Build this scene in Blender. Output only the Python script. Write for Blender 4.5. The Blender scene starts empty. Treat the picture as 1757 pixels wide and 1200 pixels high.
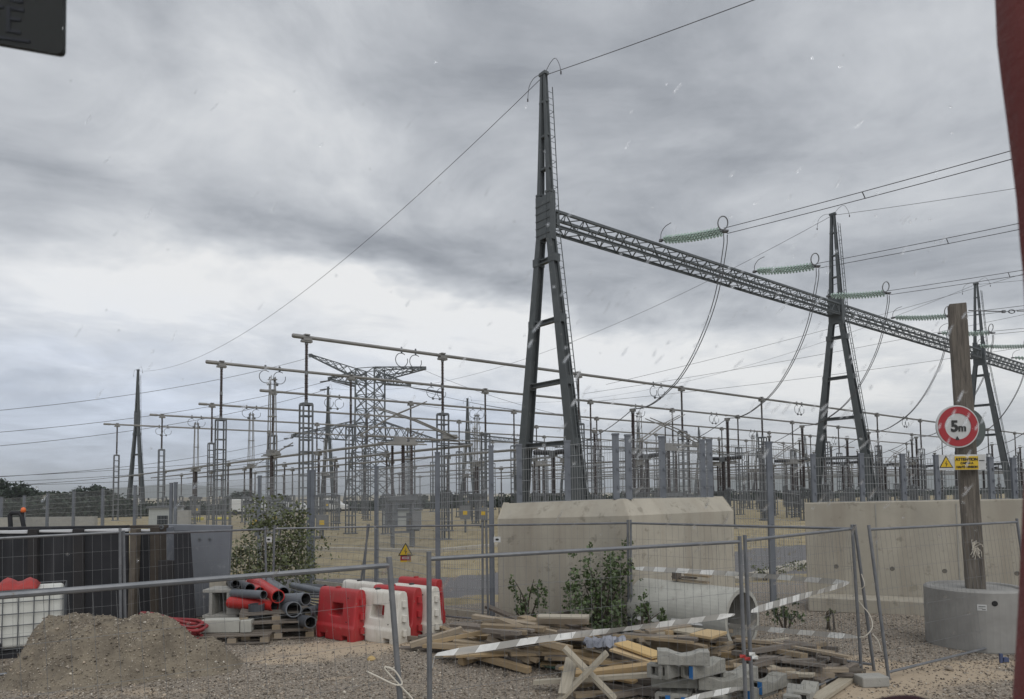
import bpy, math, random
import numpy as np
from mathutils import Vector, Matrix

S = bpy.context.scene
COL = S.collection
rnd = random.Random(11)
V = Vector

# ------------------------------------------------------------------ camera
F_PX, CX, CY, EYE = 1200.0, 878.5, 777.0, 2.5
PITCH, ROLL = math.atan(68 / 1200), math.radians(0.6)
_r0, _fw = V((1, 0, 0)), V((0, math.cos(PITCH), math.sin(PITCH)))
_u0 = V((0, -math.sin(PITCH), math.cos(PITCH)))
_rt = math.cos(ROLL) * _r0 - math.sin(ROLL) * _u0
_up = math.sin(ROLL) * _r0 + math.cos(ROLL) * _u0
cam_d = bpy.data.cameras.new('camera')
cam = bpy.data.objects.new('camera', cam_d)
COL.objects.link(cam)
cam.matrix_world = Matrix(((_rt.x, _up.x, -_fw.x, 0), (_rt.y, _up.y, -_fw.y, 0), (_rt.z, _up.z, -_fw.z, EYE), (0, 0, 0, 1)))
cam_d.sensor_width = 36
cam_d.sensor_fit = 'HORIZONTAL'
cam_d.lens = 36 * F_PX / 1757
cam_d.shift_y = (CY - 600) / 1757
cam_d.clip_start, cam_d.clip_end = 0.05, 20000
cam_d.dof.use_dof = True
cam_d.dof.focus_distance = 25
cam_d.dof.aperture_fstop = 10.5
S.camera = cam

def ray(px, py):
    return _fw + (px - CX) / F_PX * _rt + (CY - py) / F_PX * _up
def P(px, py, Y):
    """the place at depth Y that the photograph shows at a pixel"""
    r = ray(float(px), float(py))
    return V((0, 0, EYE)) + r * (float(Y) / r.y)
def H(px, py, z=0.0):
    """the place at height z that the photograph shows at a pixel"""
    r = ray(px, py)
    return V((0, 0, EYE)) + r * ((z - EYE) / r.z)

# ------------------------------------------------------------------ node helper
class N:
    def __init__(s, tree):
        s.t = tree
    def node(s, typ, **kw):
        n = s.t.nodes.new(typ)
        for k, v in kw.items():
            setattr(n, k, v)
        return n
    def link(s, a, b):
        s.t.links.new(a, b)
    def put(s, sock, v):
        if isinstance(v, bpy.types.NodeSocket):
            s.link(v, sock)
        else:
            sock.default_value = v
    def m(s, op, a, b=0.0, c=0.0, clamp=False):
        n = s.node('ShaderNodeMath', operation=op, use_clamp=clamp)
        s.put(n.inputs[0], a); s.put(n.inputs[1], b); s.put(n.inputs[2], c)
        return n.outputs[0]
    def mix(s, f, a, b, blend='MIX'):
        n = s.node('ShaderNodeMix', data_type='RGBA', blend_type=blend)
        s.put(n.inputs['Factor'], f)
        for k, v in ((6, a), (7, b)):
            if isinstance(v, tuple) and len(v) == 3:
                v = v + (1,)
            s.put(n.inputs[k], v)
        return n.outputs[2]
    def noise(s, vec, scale, detail=4, rough=0.5, dist=0.0):
        n = s.node('ShaderNodeTexNoise')
        s.link(vec, n.inputs['Vector'])
        n.inputs['Scale'].default_value = scale
        n.inputs['Detail'].default_value = detail
        n.inputs['Roughness'].default_value = rough
        n.inputs['Distortion'].default_value = dist
        return n.outputs['Fac']
    def ramp(s, fac, pts):
        n = s.node('ShaderNodeValToRGB')
        s.put(n.inputs[0], fac)
        e = n.color_ramp.elements
        while len(e) < len(pts):
            e.new(0.5)
        for k, (p, c) in zip(e, pts):
            k.position = p
            k.color = c if len(c) == 4 else tuple(c) + (1,)
        return n.outputs[0]
    def rng(s, v, a, b, c=0.0, d=1.0):
        n = s.node('ShaderNodeMapRange', clamp=True)
        s.put(n.inputs[0], v)
        for i, x in enumerate((a, b, c, d)):
            n.inputs[i + 1].default_value = x
        return n.outputs[0]

# ------------------------------------------------------------------ sky (overcast, world light)
SUN_EL, SUN_AZ = math.radians(48), math.radians(150)
w = bpy.data.worlds.new('World')
S.world = w
w.use_nodes = True
n = N(w.node_tree)
w.node_tree.nodes.clear()
out = n.node('ShaderNodeOutputWorld')
bg = n.node('ShaderNodeBackground')
bg.inputs['Strength'].default_value = 0.1
n.link(bg.outputs[0], out.inputs[0])
tc = n.node('ShaderNodeTexCoord')
sky = n.node('ShaderNodeTexSky', sky_type='NISHITA', sun_disc=False, sun_elevation=SUN_EL, sun_rotation=SUN_AZ)
sep = n.node('ShaderNodeSeparateXYZ')
n.link(tc.outputs['Generated'], sep.inputs[0])
dx, dy, dz = sep.outputs
az = n.m('ARCTAN2', dx, dy)                       # compass angle from +Y, to the right
el = n.m('ARCSINE', dz)
zc = n.m('ADD', n.m('MAXIMUM', dz, 0.0), 0.16)
cmb = n.node('ShaderNodeCombineXYZ')
n.link(n.m('DIVIDE', dx, zc), cmb.inputs[0]); n.link(n.m('DIVIDE', dy, zc), cmb.inputs[1])
cl = cmb.outputs[0]                               # a cloud layer seen in perspective
warp_a = n.m('MULTIPLY', n.m('SUBTRACT', n.noise(cl, 1.5, 3), 0.5), 0.30)
warp_e = n.m('MULTIPLY', n.m('SUBTRACT', n.noise(cl, 2.3, 4, .6), 0.5), 0.13)
az2, el2 = n.m('ADD', az, warp_a), n.m('ADD', el, warp_e)
def cloud_mass(px, py, sx, sy, tilt=0.0):
    r = ray(px, py).normalized()
    a0, e0 = math.atan2(r.x, r.y), math.asin(r.z)
    c, s_ = math.cos(tilt), math.sin(tilt)
    da, de = n.m('SUBTRACT', az2, a0), n.m('SUBTRACT', el2, e0)
    u = n.m('DIVIDE', n.m('ADD', n.m('MULTIPLY', da, c), n.m('MULTIPLY', de, s_)), sx)
    v = n.m('DIVIDE', n.m('SUBTRACT', n.m('MULTIPLY', de, c), n.m('MULTIPLY', da, s_)), sy)
    d = n.m('ADD', n.m('MULTIPLY', u, u), n.m('MULTIPLY', v, v))
    return n.m('EXPONENT', n.m('MULTIPLY', d, -1.0))
big = n.noise(cl, 0.55, 5, .55, .6)
mid = n.noise(cl, 1.9, 8, .62, .7)
fine = n.noise(cl, 5.5, 5, .6, .3)
lum = n.m('ADD', 0.60, n.m('MULTIPLY', n.m('SUBTRACT', big, .5), 0.34))
lum = n.m('ADD', lum, n.m('MULTIPLY', n.m('SUBTRACT', n.rng(mid, .30, .70), .5), 0.27))
lum = n.m('ADD', lum, n.m('MULTIPLY', n.m('SUBTRACT', fine, .5), 0.22))
for (px, py, sx, sy, tl, amt) in (
        (620, 505, .36, .034, -.20, .34), (200, 495, .26, .04, .05, .30), (560, 575, .4, .05, -.1, .12), (90, 150, .2, .10, 0, .06), (600, 235, .26, .085, -.1, .13),
        (1450, 655, .55, .060, 0, .30), (1050, 610, .35, .05, 0, .12), (720, 600, .3, .045, 0, .06),
        (800, 90, .22, .13, .15, -.17), (720, 440, .26, .045, -.20, -.15), (330, 385, .25, .04, -.15, -.13), (20, 320, .12, .04, 0, -.12), (300, 110, .05, .12, .5, -.07),
        (1180, 200, .36, .16, 0, -.13), (1560, 60, .22, .08, 0, .07), (150, 740, .3, .07, 0, .08), (430, 60, .12, .1, .4, .06), (1290, 480, .4, .06, -.1, -.08), (1300, 330, .2, .06, -.1, -.05), (60, 610, .3, .06, 0, .12), (300, 700, .4, .08, 0, .03)):
    lum = n.m('ADD', lum, n.m('MULTIPLY', cloud_mass(px, py, sx, sy, tl), amt))
lum = n.m('MINIMUM', n.m('MAXIMUM', lum, .33), .93)
tint = n.ramp(lum, [(0.0, (.88, .95, 1.10)), (.45, (.94, .978, 1.055)), (.70, (.972, .992, 1.03)), (1.0, (1.02, 1.0, .975))])
rain = n.m('ADD', cloud_mass(150, 740, .55, .12), n.m('MULTIPLY', cloud_mass(650, 760, .3, .06), .5), clamp=True)
tint = n.mix(n.m('MULTIPLY', rain, .8), tint, (.88, .975, 1.18))
cloud = n.node('ShaderNodeVectorMath', operation='SCALE')
n.link(tint, cloud.inputs[0]); n.link(n.m('MULTIPLY', lum, 10.0), cloud.inputs['Scale'])
col = n.mix(0.94, sky.outputs[0], cloud.outputs[0])
n.link(col, bg.inputs['Color'])

sl = bpy.data.lights.new('sun', 'SUN')
sl.energy = 1.4
sl.angle = math.radians(60)
sl.color = (1, .97, .93)
sun = bpy.data.objects.new('sun', sl)
COL.objects.link(sun)
_sd = V((math.sin(SUN_AZ) * math.cos(SUN_EL), math.cos(SUN_AZ) * math.cos(SUN_EL), math.sin(SUN_EL)))
sun.rotation_euler = (-_sd).to_track_quat('-Z', 'Y').to_euler()
S.view_settings.view_transform = 'Standard'
S.view_settings.look = 'None'
S.view_settings.exposure = 0
S.view_settings.gamma = 1
S.view_settings.use_curve_mapping = False
S.render.engine = 'CYCLES'
S.cycles.max_bounces = 6
S.cycles.transparent_max_bounces = 12

# ------------------------------------------------------------------ materials
def mat(name, col, rough=.7, metal=0.0, col2=None, scale=4.0, amt=1.0, bump=0.0, bscale=None, rand=0.0, island=0.0, grain=None, coord='Object', spots=None, streak=None, detail=6, **kw):
    m = bpy.data.materials.new(name)
    m.use_nodes = True
    n = N(m.node_tree)
    b = m.node_tree.nodes['Principled BSDF']
    b.inputs['Roughness'].default_value = rough
    b.inputs['Metallic'].default_value = metal
    for k, v in kw.items():
        b.inputs[k.replace('_', ' ')].default_value = v
    tc = n.node('ShaderNodeTexCoord')
    vec = tc.outputs[coord]
    if grain:
        mp = n.node('ShaderNodeMapping')
        mp.inputs['Scale'].default_value = grain
        n.link(vec, mp.inputs['Vector'])
        if rand:
            oi = n.node('ShaderNodeObjectInfo')
            n.link(n.m('MULTIPLY', oi.outputs['Random'], 37.0), mp.inputs['Location'])
        vec = mp.outputs[0]
    c = tuple(col) + (1,)
    if col2 is not None:
        f = n.noise(vec, scale, detail, .62, .4)
        f = n.rng(f, .32, .68, 0, amt)
        c = n.mix(f, tuple(col), tuple(col2))
    if spots:
        f = n.rng(n.noise(tc.outputs[coord], spots[1], 4, .7), spots[2], spots[2] + .08)
        c = n.mix(f, c, tuple(spots[0]))
    if streak:
        mp2 = n.node('ShaderNodeMapping')
        mp2.inputs['Scale'].default_value = streak[1]
        n.link(tc.outputs[coord], mp2.inputs['Vector'])
        f = n.rng(n.noise(mp2.outputs[0], 1.0, 4, .6), streak[2], streak[2] + .25)
        c = n.mix(n.m('MULTIPLY', f, streak[3]), c, tuple(streak[0]))
    if rand or island:
        if island:
            g = n.node('ShaderNodeNewGeometry')
            r = g.outputs['Random Per Island']
        else:
            oi = n.node('ShaderNodeObjectInfo')
            r = oi.outputs['Random']
        k = island or rand
        hs = n.node('ShaderNodeHueSaturation')
        n.link(n.rng(r, 0, 1, 1 - k, 1 + k), hs.inputs['Value'])
        n.link(n.rng(n.m('FRACT', n.m('MULTIPLY', r, 7.3)), 0, 1, .85, 1.15), hs.inputs['Saturation'])
        n.put(hs.inputs['Color'], c)
        c = hs.outputs[0]
    n.put(b.inputs['Base Color'], c)
    if bump:
        bp = n.node('ShaderNodeBump')
        bp.inputs['Strength'].default_value = bump
        bp.inputs['Distance'].default_value = .02
        n.link(n.noise(vec, bscale or scale * 4, 6, .65), bp.inputs['Height'])
        n.link(bp.outputs[0], b.inputs['Normal'])
    return m

M = {}
M['gantry'] = mat('painted_steel', (.098, .110, .114), .55, .1, (.072, .081, .086), 1.2, spots=((.16, .165, .165), 3.0, .62))
M['galv'] = mat('galvanised_steel', (.095, .104, .114), .5, .25, (.14, .148, .157), 3.0, bump=.05)
M['galv2'] = mat('weathered_fence_steel', (.135, .148, .172), .5, .3, (.19, .205, .23), 2.5)
M['heras'] = mat('fence_tube_steel', (.145, .155, .17), .45, .4, (.22, .225, .235), 6.0, spots=((.12, .10, .08), 14, .66))
M['wire'] = mat('fence_wire', (.20, .205, .21), .5, .4)
M['wire_l'] = mat('galvanised_mesh_wire', (.34, .35, .36), .5, .3)
M['alu'] = mat('aluminium_tube', (.25, .244, .232), .42, .3, (.195, .19, .182), 1.5)
M['porcelain'] = mat('brown_porcelain', (.030, .022, .022), .22, 0, (.045, .03, .028), 2)
M['porc_grey'] = mat('dark_grey_porcelain', (.035, .035, .04), .3)
M['glass_disc'] = mat('green_glass', (.62, .78, .71), .1, 0, Transmission_Weight=.35)
M['cable'] = mat('conductor', (.10, .10, .105), .5, .4)
M['concrete'] = mat('wall_concrete', (.45, .415, .345), .85, 0, (.345, .32, .27), .9, bump=.12, bscale=9, spots=((.27, .25, .205), 3.6, .585), streak=((.29, .255, .205), (2.2, 2.2, .12), .48, .65))
M['concrete_g'] = mat('grey_concrete', (.36, .35, .32), .85, 0, (.29, .285, .265), 5, bump=.2, bscale=40, spots=((.24, .235, .22), 11, .62))
M['concrete_w'] = mat('pipe_concrete', (.47, .465, .42), .8, 0, (.38, .375, .34), 2.5, bump=.1, bscale=25, streak=((.31, .30, .27), (3, 3, .5), .52, .5))
M['concrete_b'] = mat('bucket_concrete', (.305, .30, .285), .85, 0, (.235, .23, .22), 3, bump=.12, bscale=30, streak=((.23, .225, .21), (6, 6, .35), .5, .5))
M['block'] = mat('block_concrete', (.355, .345, .31), .9, 0, (.25, .245, .22), 14, bump=.5, bscale=70, rand=.15, spots=((.19, .185, .17), 25, .60))
M['blue'] = mat('blue_paint', (.03, .16, .42), .6)
M['wood_new'] = mat('fresh_timber', (.40, .30, .18), .75, 0, (.31, .23, .14), 3.0, grain=(1.2, 14, 14), rand=.18, bump=.1, spots=((.25, .17, .10), 9, .68))
M['wood_tan'] = mat('dull_timber', (.335, .268, .185), .8, 0, (.225, .18, .13), 3.0, grain=(1.2, 14, 14), rand=.2, bump=.12, spots=((.17, .13, .10), 8, .64))
M['wood_grey'] = mat('weathered_timber', (.205, .175, .145), .85, 0, (.125, .107, .092), 3.0, grain=(1.2, 14, 14), rand=.22, bump=.15, spots=((.11, .09, .08), 8, .62))
M['wood_pale'] = mat('pale_dusty_timber', (.44, .395, .315), .85, 0, (.33, .295, .235), 3.0, grain=(1.2, 12, 12), rand=.1, bump=.12)
M['ply'] = mat('plywood', (.55, .40, .20), .6, 0, (.48, .34, .17), 2.0, grain=(1, 6, 6), rand=.12)
M['post_wood'] = mat('old_post_timber', (.21, .185, .155), .9, 0, (.085, .075, .066), 2.6, grain=(11, 11, .8), bump=.7, spots=((.30, .28, .25), 5, .66))
M['soil'] = mat('heap_soil', (.23, .195, .145), .95, 0, (.125, .105, .08), 3.2, bump=1.0, bscale=14, spots=((.33, .30, .24), 26, .62))
M['black'] = mat('black_panel', (.013, .014, .018), .8, 0, (.022, .022, .026), 2, streak=((.055, .055, .06), (5, 5, .3), .55, .7))
M['brown_dark'] = mat('dark_brown_panel', (.017, .016, .018), .8, 0, (.028, .025, .025), 2)
M['rust'] = mat('rusty_steel', (.075, .062, .05), .85, 0, (.13, .112, .09), 4, bump=.2, spots=((.24, .20, .14), 6, .63))
M['rust_dark'] = mat('dark_rust', (.040, .032, .026), .9, 0, (.062, .050, .038), 3, bump=.2)
M['steel_plate'] = mat('grey_steel_plate', (.20, .215, .24), .5, .15, (.165, .175, .2), 1.6, spots=((.26, .27, .285), 2.5, .6))
M['white_strip'] = mat('white_edge_paint', (.55, .56, .58), .6)
M['red_pl'] = mat('red_plastic', (.43, .025, .032), .5, 0, (.32, .03, .03), 3, spots=((.36, .12, .10), 9, .62), streak=((.30, .11, .09), (14, 14, 1.6), .55, .5))
M['white_pl'] = mat('dusty_white_plastic', (.70, .68, .63), .5, 0, (.55, .52, .46), 3, spots=((.52, .33, .30), 6, .66), streak=((.42, .38, .31), (14, 14, 1.6), .52, .6))
M['red_pipe'] = mat('red_pvc', (.48, .028, .025), .4, 0, (.36, .025, .02), 3)
M['grey_pipe'] = mat('grey_pvc', (.155, .17, .19), .45, 0, (.11, .12, .135), 2)
M['dark_pipe'] = mat('dark_pvc', (.055, .06, .07), .5, 0, (.08, .085, .095), 3)
M['ibc'] = mat('tank_white', (.70, .71, .67), .45, 0, (.62, .62, .57), 2)
M['red_cloth'] = mat('red_sheet', (.40, .035, .03), .6, 0, (.27, .025, .022), 6, bump=.2)
M['leaf'] = mat('poplar_leaf', (.074, .108, .040), .5, 0, island=.45)
M['leaf_olive'] = mat('olive_leaf', (.100, .116, .050), .55, 0, island=.45)
M['leaf_pale'] = mat('pale_seed_tuft', (.24, .235, .15), .8, 0, island=.3)
M['leaf_far'] = mat('distant_leaf', (.034, .046, .028), .7, 0, island=.4)
M['leaf_far2'] = mat('distant_dark_leaf', (.026, .040, .026), .7, 0, island=.4)
M['bark'] = mat('bark', (.085, .07, .055), .9, 0, (.05, .04, .03), 6)
M['tape_w'] = mat('tape_white', (.72, .72, .70), .5)
M['tape_g'] = mat('tape_grey', (.42, .41, .385), .4, Alpha=.8)
M['tape_w'] = mat('tape_white', (.74, .74, .72), .5, 0, (.60, .60, .58), 9)
M['string'] = mat('white_string', (.62, .58, .50), .8)
M['sign_red'] = mat('sign_red', (.33, .018, .026), .4)
M['sign_white'] = mat('sign_white', (.56, .57, .57), .4, 0, (.47, .475, .47), 5)
M['sign_back'] = mat('sign_back_grey', (.075, .09, .085), .45, .2, (.10, .115, .11), 6)
M['sign_yellow'] = mat('sign_yellow', (.60, .40, .018), .45)
M['sign_black'] = mat('sign_black', (.018, .018, .018), .5)
M['orange'] = mat('orange_beacon', (.75, .16, .04), .35)
M['yellow'] = mat('machine_yellow', (.60, .52, .05), .5)
M['white_veh'] = mat('white_paint', (.72, .73, .72), .4)
M['dark_glass'] = mat('dark_window', (.03, .035, .04), .15)
M['rubber'] = mat('tyre_rubber', (.02, .02, .02), .8)
M['cream_wall'] = mat('cream_facade', (.50, .45, .37), .85, 0, (.44, .40, .33), .3)
M['kiosk'] = mat('kiosk_grey', (.42, .44, .43), .6, 0, (.36, .38, .37), 1)
M['box_grey'] = mat('cabinet_grey', (.16, .165, .17), .5)
M['tarp'] = mat('grey_blue_film', (.20, .215, .26), .4, 0, (.30, .31, .35), 5)
M['curtain'] = mat('red_curtain', (.17, .038, .034), .95, 0, (.15, .028, .028), 14, bump=.3, bscale=120, Sheen_Weight=.3)
M['seat'] = mat('maroon_plush', (.035, .008, .012), .95)
M['panel_dark'] = mat('shaded_display', (.012, .0135, .013), .7)  # near-black base carries the shade of the unlit bus interior
M['letter'] = mat('dark_blue_letter', (.006, .007, .014), .5)
M['hill'] = mat('wooded_hill', (.050, .062, .040), .95, 0, (.085, .085, .06), .006, coord='Object')
M['dark_in'] = mat('cavity_shade', (.02, .02, .02), .9)  # near-black for bores and holes: their inner shade put into the colour

def water_mat():
    m = bpy.data.materials.new('rain_water')
    m.use_nodes = True
    n = N(m.node_tree)
    m.node_tree.nodes.clear()
    o = n.node('ShaderNodeOutputMaterial')
    g = n.node('ShaderNodeBsdfGlass')
    g.inputs['IOR'].default_value = 1.33
    g.inputs['Roughness'].default_value = .22
    tr = n.node('ShaderNodeBsdfTransparent')
    mx = n.node('ShaderNodeMixShader')
    mx.inputs[0].default_value = .34
    n.link(tr.outputs[0], mx.inputs[1]); n.link(g.outputs[0], mx.inputs[2])
    n.link(mx.outputs[0], o.inputs[0])
    return m
M['water'] = water_mat()
def pane_mat():
    m = bpy.data.materials.new('clear_pane')
    m.use_nodes = True
    n = N(m.node_tree)
    m.node_tree.nodes.clear()
    o = n.node('ShaderNodeOutputMaterial')
    g = n.node('ShaderNodeBsdfTransparent')
    g.inputs['Color'].default_value = (.985, .99, .99, 1)
    n.link(g.outputs[0], o.inputs[0])
    return m
M['pane'] = pane_mat()

def ground_mat():
    m = bpy.data.materials.new('site_ground')
    m.use_nodes = True
    n = N(m.node_tree)
    b = m.node_tree.nodes['Principled BSDF']
    b.inputs['Roughness'].default_value = .95
    tc = n.node('ShaderNodeTexCoord')
    vec = tc.outputs['Object']
    at = n.node('ShaderNodeVertexColor', layer_name='zone')
    sp = n.node('ShaderNodeSeparateColor')
    n.link(at.outputs['Color'], sp.inputs[0])
    dust, road, grass = sp.outputs
    g1 = n.noise(vec, 7.0, 8, .75)
    g2 = n.noise(vec, 26.0, 5, .85)
    gravel = n.ramp(g2, [(.36, (.06, .05, .04)), (.46, (.20, .168, .132)), (.54, (.33, .285, .235)), (.66, (.52, .47, .40))])
    gravel = n.mix(n.rng(g1, .40, .7, 0, .45), gravel, (.20, .17, .135))
    sand = n.mix(n.rng(g1, .3, .7), (.50, .405, .295), (.41, .325, .235))
    d2 = n.m('ADD', n.m('MULTIPLY', dust, 1.35), n.m('MULTIPLY', n.m('SUBTRACT', n.noise(vec, 2.2, 6, .7), .5), 1.9))
    c = n.mix(n.rng(d2, .35, .8), gravel, sand)
    tar = n.mix(n.rng(g2, .35, .65), (.125, .12, .125), (.185, .18, .18))
    c = n.mix(n.rng(n.m('ADD', road, n.m('MULTIPLY', n.m('SUBTRACT', g1, .5), .25)), .45, .55), c, tar)
    mp = n.node('ShaderNodeMapping')
    mp.inputs['Scale'].default_value = (1, .4, 1)
    n.link(vec, mp.inputs[0])
    gr = n.ramp(n.noise(mp.outputs[0], 1.1, 9, .75), [(.28, (.15, .125, .07)), (.45, (.28, .23, .135)), (.6, (.36, .30, .185)), (.78, (.22, .20, .11))])
    c = n.mix(n.rng(n.m('ADD', grass, n.m('MULTIPLY', n.m('SUBTRACT', g1, .5), .3)), .45, .55), c, gr)
    n.link(c, b.inputs['Base Color'])
    bp = n.node('ShaderNodeBump')
    bp.inputs['Strength'].default_value = .8
    bp.inputs['Distance'].default_value = .02
    n.link(n.m('ADD', n.m('MULTIPLY', g2, 1.0), n.m('MULTIPLY', g1, 1.2)), bp.inputs['Height'])
    n.link(bp.outputs[0], b.inputs['Normal'])
    return m
M['ground'] = ground_mat()

# ------------------------------------------------------------------ mesh builder
def basis(p0, p1, up=(0, 0, 1)):
    z = (V(p1) - V(p0))
    L = z.length
    z = z / max(L, 1e-9)
    u = V(up)
    if abs(z.dot(u)) > .98 * u.length:
        u = V((0, 1, 0)) if abs(z.y) < .9 else V((1, 0, 0))
    x = u.cross(z).normalized()
    y = z.cross(x)
    return x, y, z, L

class MB:
    def __init__(s):
        s.v, s.f, s.mi = [], [], []
        s.cur = 0
    def add(s, vs, fs):
        k = len(s.v)
        s.v.extend(tuple(p) for p in vs)
        for f in fs:
            s.f.append(tuple(i + k for i in f))
            s.mi.append(s.cur)
        return s
    def box(s, c, size, rot=None):
        hx, hy, hz = size[0] / 2, size[1] / 2, size[2] / 2
        pts = [V((x * hx, y * hy, z * hz)) for z in (-1, 1) for y in (-1, 1) for x in (-1, 1)]
        if rot is not None:
            pts = [rot @ p for p in pts]
        c = V(c)
        return s.add([p + c for p in pts], [(0, 2, 3, 1), (4, 5, 7, 6), (0, 1, 5, 4), (2, 6, 7, 3), (0, 4, 6, 2), (1, 3, 7, 5)])
    def beam(s, p0, p1, w, h, up=(0, 0, 1), w1=None, h1=None, off=(0, 0)):
        """a bar from p0 to p1: w across, h along up; w1, h1 at the far end; off shifts it sideways"""
        x, y, z, L = basis(p0, p1, up)
        w1 = w if w1 is None else w1
        h1 = h if h1 is None else h1
        pts = []
        for p, a, b in ((V(p0), w, h), (V(p1), w1, h1)):
            for sy in (-.5, .5):
                for sx in (-.5, .5):
                    pts.append(p + x * (sx * a + off[0]) + y * (sy * b + off[1]))
        return s.add(pts, [(0, 2, 3, 1), (4, 5, 7, 6), (0, 1, 5, 4), (2, 6, 7, 3), (0, 4, 6, 2), (1, 3, 7, 5)])
    def tube(s, pts, r, n=6, caps=True):
        pts = [V(p) for p in pts]
        k = len(pts)
        rs = r if isinstance(r, (list, tuple)) else [r] * k
        vs, fs = [], []
        x0 = None
        for i, p in enumerate(pts):
            t = (pts[min(i + 1, k - 1)] - pts[max(i - 1, 0)])
            t = t.normalized() if t.length > 1e-9 else V((0, 0, 1))
            if x0 is None:
                x0 = t.orthogonal().normalized()
            else:
                x0 = (x0 - t * x0.dot(t))
                x0 = x0.normalized() if x0.length > 1e-6 else t.orthogonal().normalized()
            y0 = t.cross(x0)
            for j in range(n):
                a = 2 * math.pi * j / n
                vs.append(p + x0 * (math.cos(a) * rs[i]) + y0 * (math.sin(a) * rs[i]))
        for i in range(k - 1):
            for j in range(n):
                a, b = i * n + j, i * n + (j + 1) % n
                fs.append((a, b, b + n, a + n))
        if caps:
            fs.append(tuple(range(n - 1, -1, -1)))
            fs.append(tuple(range((k - 1) * n, k * n)))
        return s.add(vs, fs)
    def lathe(s, prof, n=10, c=(0, 0, 0), axis=None, caps=True):
        """revolve [(r, h)] about an axis through c"""
        c = V(c)
        if axis is None:
            x, y, z = V((1, 0, 0)), V((0, 1, 0)), V((0, 0, 1))
        else:
            z = V(axis).normalized()
            x = z.orthogonal().normalized()
            y = z.cross(x)
        vs, fs = [], []
        for (r, h) in prof:
            for j in range(n):
                a = 2 * math.pi * j / n
                vs.append(c + x * (r * math.cos(a)) + y * (r * math.sin(a)) + z * h)
        k = len(prof)
        for i in range(k - 1):
            for j in range(n):
                a, b = i * n + j, i * n + (j + 1) % n
                fs.append((a, b, b + n, a + n))
        if caps and prof[0][0] > 1e-6:
            fs.append(tuple(range(n - 1, -1, -1)))
        if caps and prof[-1][0] > 1e-6:
            fs.append(tuple(range((k - 1) * n, k * n)))
        return s.add(vs, fs)
    def ring(s, c, axis, R, r, n=20, m=5, a0=0.0, a1=2 * math.pi):
        z = V(axis).normalized()
        x = z.orthogonal().normalized()
        y = z.cross(x)
        full = abs(a1 - a0 - 2 * math.pi) < 1e-6
        k = n + (0 if full else 1)
        vs, fs = [], []
        for i in range(k):
            a = a0 + (a1 - a0) * i / n
            d = x * math.cos(a) + y * math.sin(a)
            for j in range(m):
                b = 2 * math.pi * j / m
                vs.append(V(c) + d * (R + r * math.cos(b)) + z * (r * math.sin(b)))
        for i in range(k if full else k - 1):
            for j in range(m):
                p, q = i * m + j, i * m + (j + 1) % m
                i2 = ((i + 1) % k) * m
                fs.append((p, i2 + j, i2 + (j + 1) % m, q))
        return s.add(vs, fs)
    def prism(s, poly, o, ux, uy, depth):
        """extrude a 2-D outline (in plane o + a*ux + b*uy) by the vector depth"""
        o, ux, uy, d = V(o), V(ux), V(uy), V(depth)
        k = len(poly)
        vs = [o + ux * a + uy * b for a, b in poly] + [o + ux * a + uy * b + d for a, b in poly]
        fs = [tuple(range(k - 1, -1, -1)), tuple(range(k, 2 * k))]
        for i in range(k):
            j = (i + 1) % k
            fs.append((i, j, j + k, i + k))
        return s.add(vs, fs)
    def mesh(s, name, mats, smooth=False):
        me = bpy.data.meshes.new(name)
        me.from_pydata(s.v, [], s.f)
        for m in (mats if isinstance(mats, (list, tuple)) else [mats]):
            me.materials.append(m)
        if any(s.mi):
            me.polygons.foreach_set('material_index', s.mi)
        if smooth:
            me.polygons.foreach_set('use_smooth', [True] * len(me.polygons))
        me.update()
        return me
    def build(s, name, mats, parent=None, smooth=False, world=True):
        if world and parent is not None:
            o = wloc(parent)
            s.v = [(p[0] - o.x, p[1] - o.y, p[2] - o.z) for p in s.v]
        return obj(name, s.mesh(name, mats, smooth), parent)

def wloc(o):
    p = V((0, 0, 0))
    while o is not None:
        p += V(o.location)
        o = o.parent
    return p
def obj(name, me, parent=None, loc=(0, 0, 0), rot=(0, 0, 0)):
    o = bpy.data.objects.new(name, me)
    COL.objects.link(o)
    o.parent = parent
    o.location = loc
    o.rotation_euler = rot
    return o
def tag(o, label=None, cat=None, group=None, kind=None):
    for k, v in (('label', label), ('category', cat), ('group', group), ('kind', kind)):
        if v:
            o[k] = v
    return o
def thing(name, label, cat, loc=(0, 0, 0), group=None, rotz=0.0):
    o = bpy.data.objects.new(name, None)
    COL.objects.link(o)
    o.empty_display_size = .2
    o.location = loc
    o.rotation_euler = (0, 0, rotz)
    return tag(o, label, cat, group)
KIDS = {}
def copy_tree(o, parent=None):
    c = o.copy()
    COL.objects.link(c)
    c.parent = parent
    for ch in list(o.children):
        copy_tree(ch, c)
    return c
class Template:
    """the first use places the thing itself, later uses place copies of it and of its parts"""
    def __init__(s, root):
        s.root, s.used = root, False
    def put(s, loc, rotz=0.0, label=None, group=None, scale=None):
        o = copy_tree(s.root) if s.used else s.root
        s.used = True
        o.location, o.rotation_euler = loc, (0, 0, rotz)
        if label: o['label'] = label
        if group: o['group'] = group
        if scale: o.scale = scale
        return o
def bevel(o, wd=.01, seg=2, ang=40):
    m = o.modifiers.new('edge', 'BEVEL')
    m.width, m.segments, m.limit_method, m.angle_limit = wd, seg, 'ANGLE', math.radians(ang)
    return o
def sag_line(p0, p1, sag, n=24):
    p0, p1 = V(p0), V(p1)
    return [p0.lerp(p1, i / n) - V((0, 0, 4 * sag * (i / n) * (1 - i / n))) for i in range(n + 1)]
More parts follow.
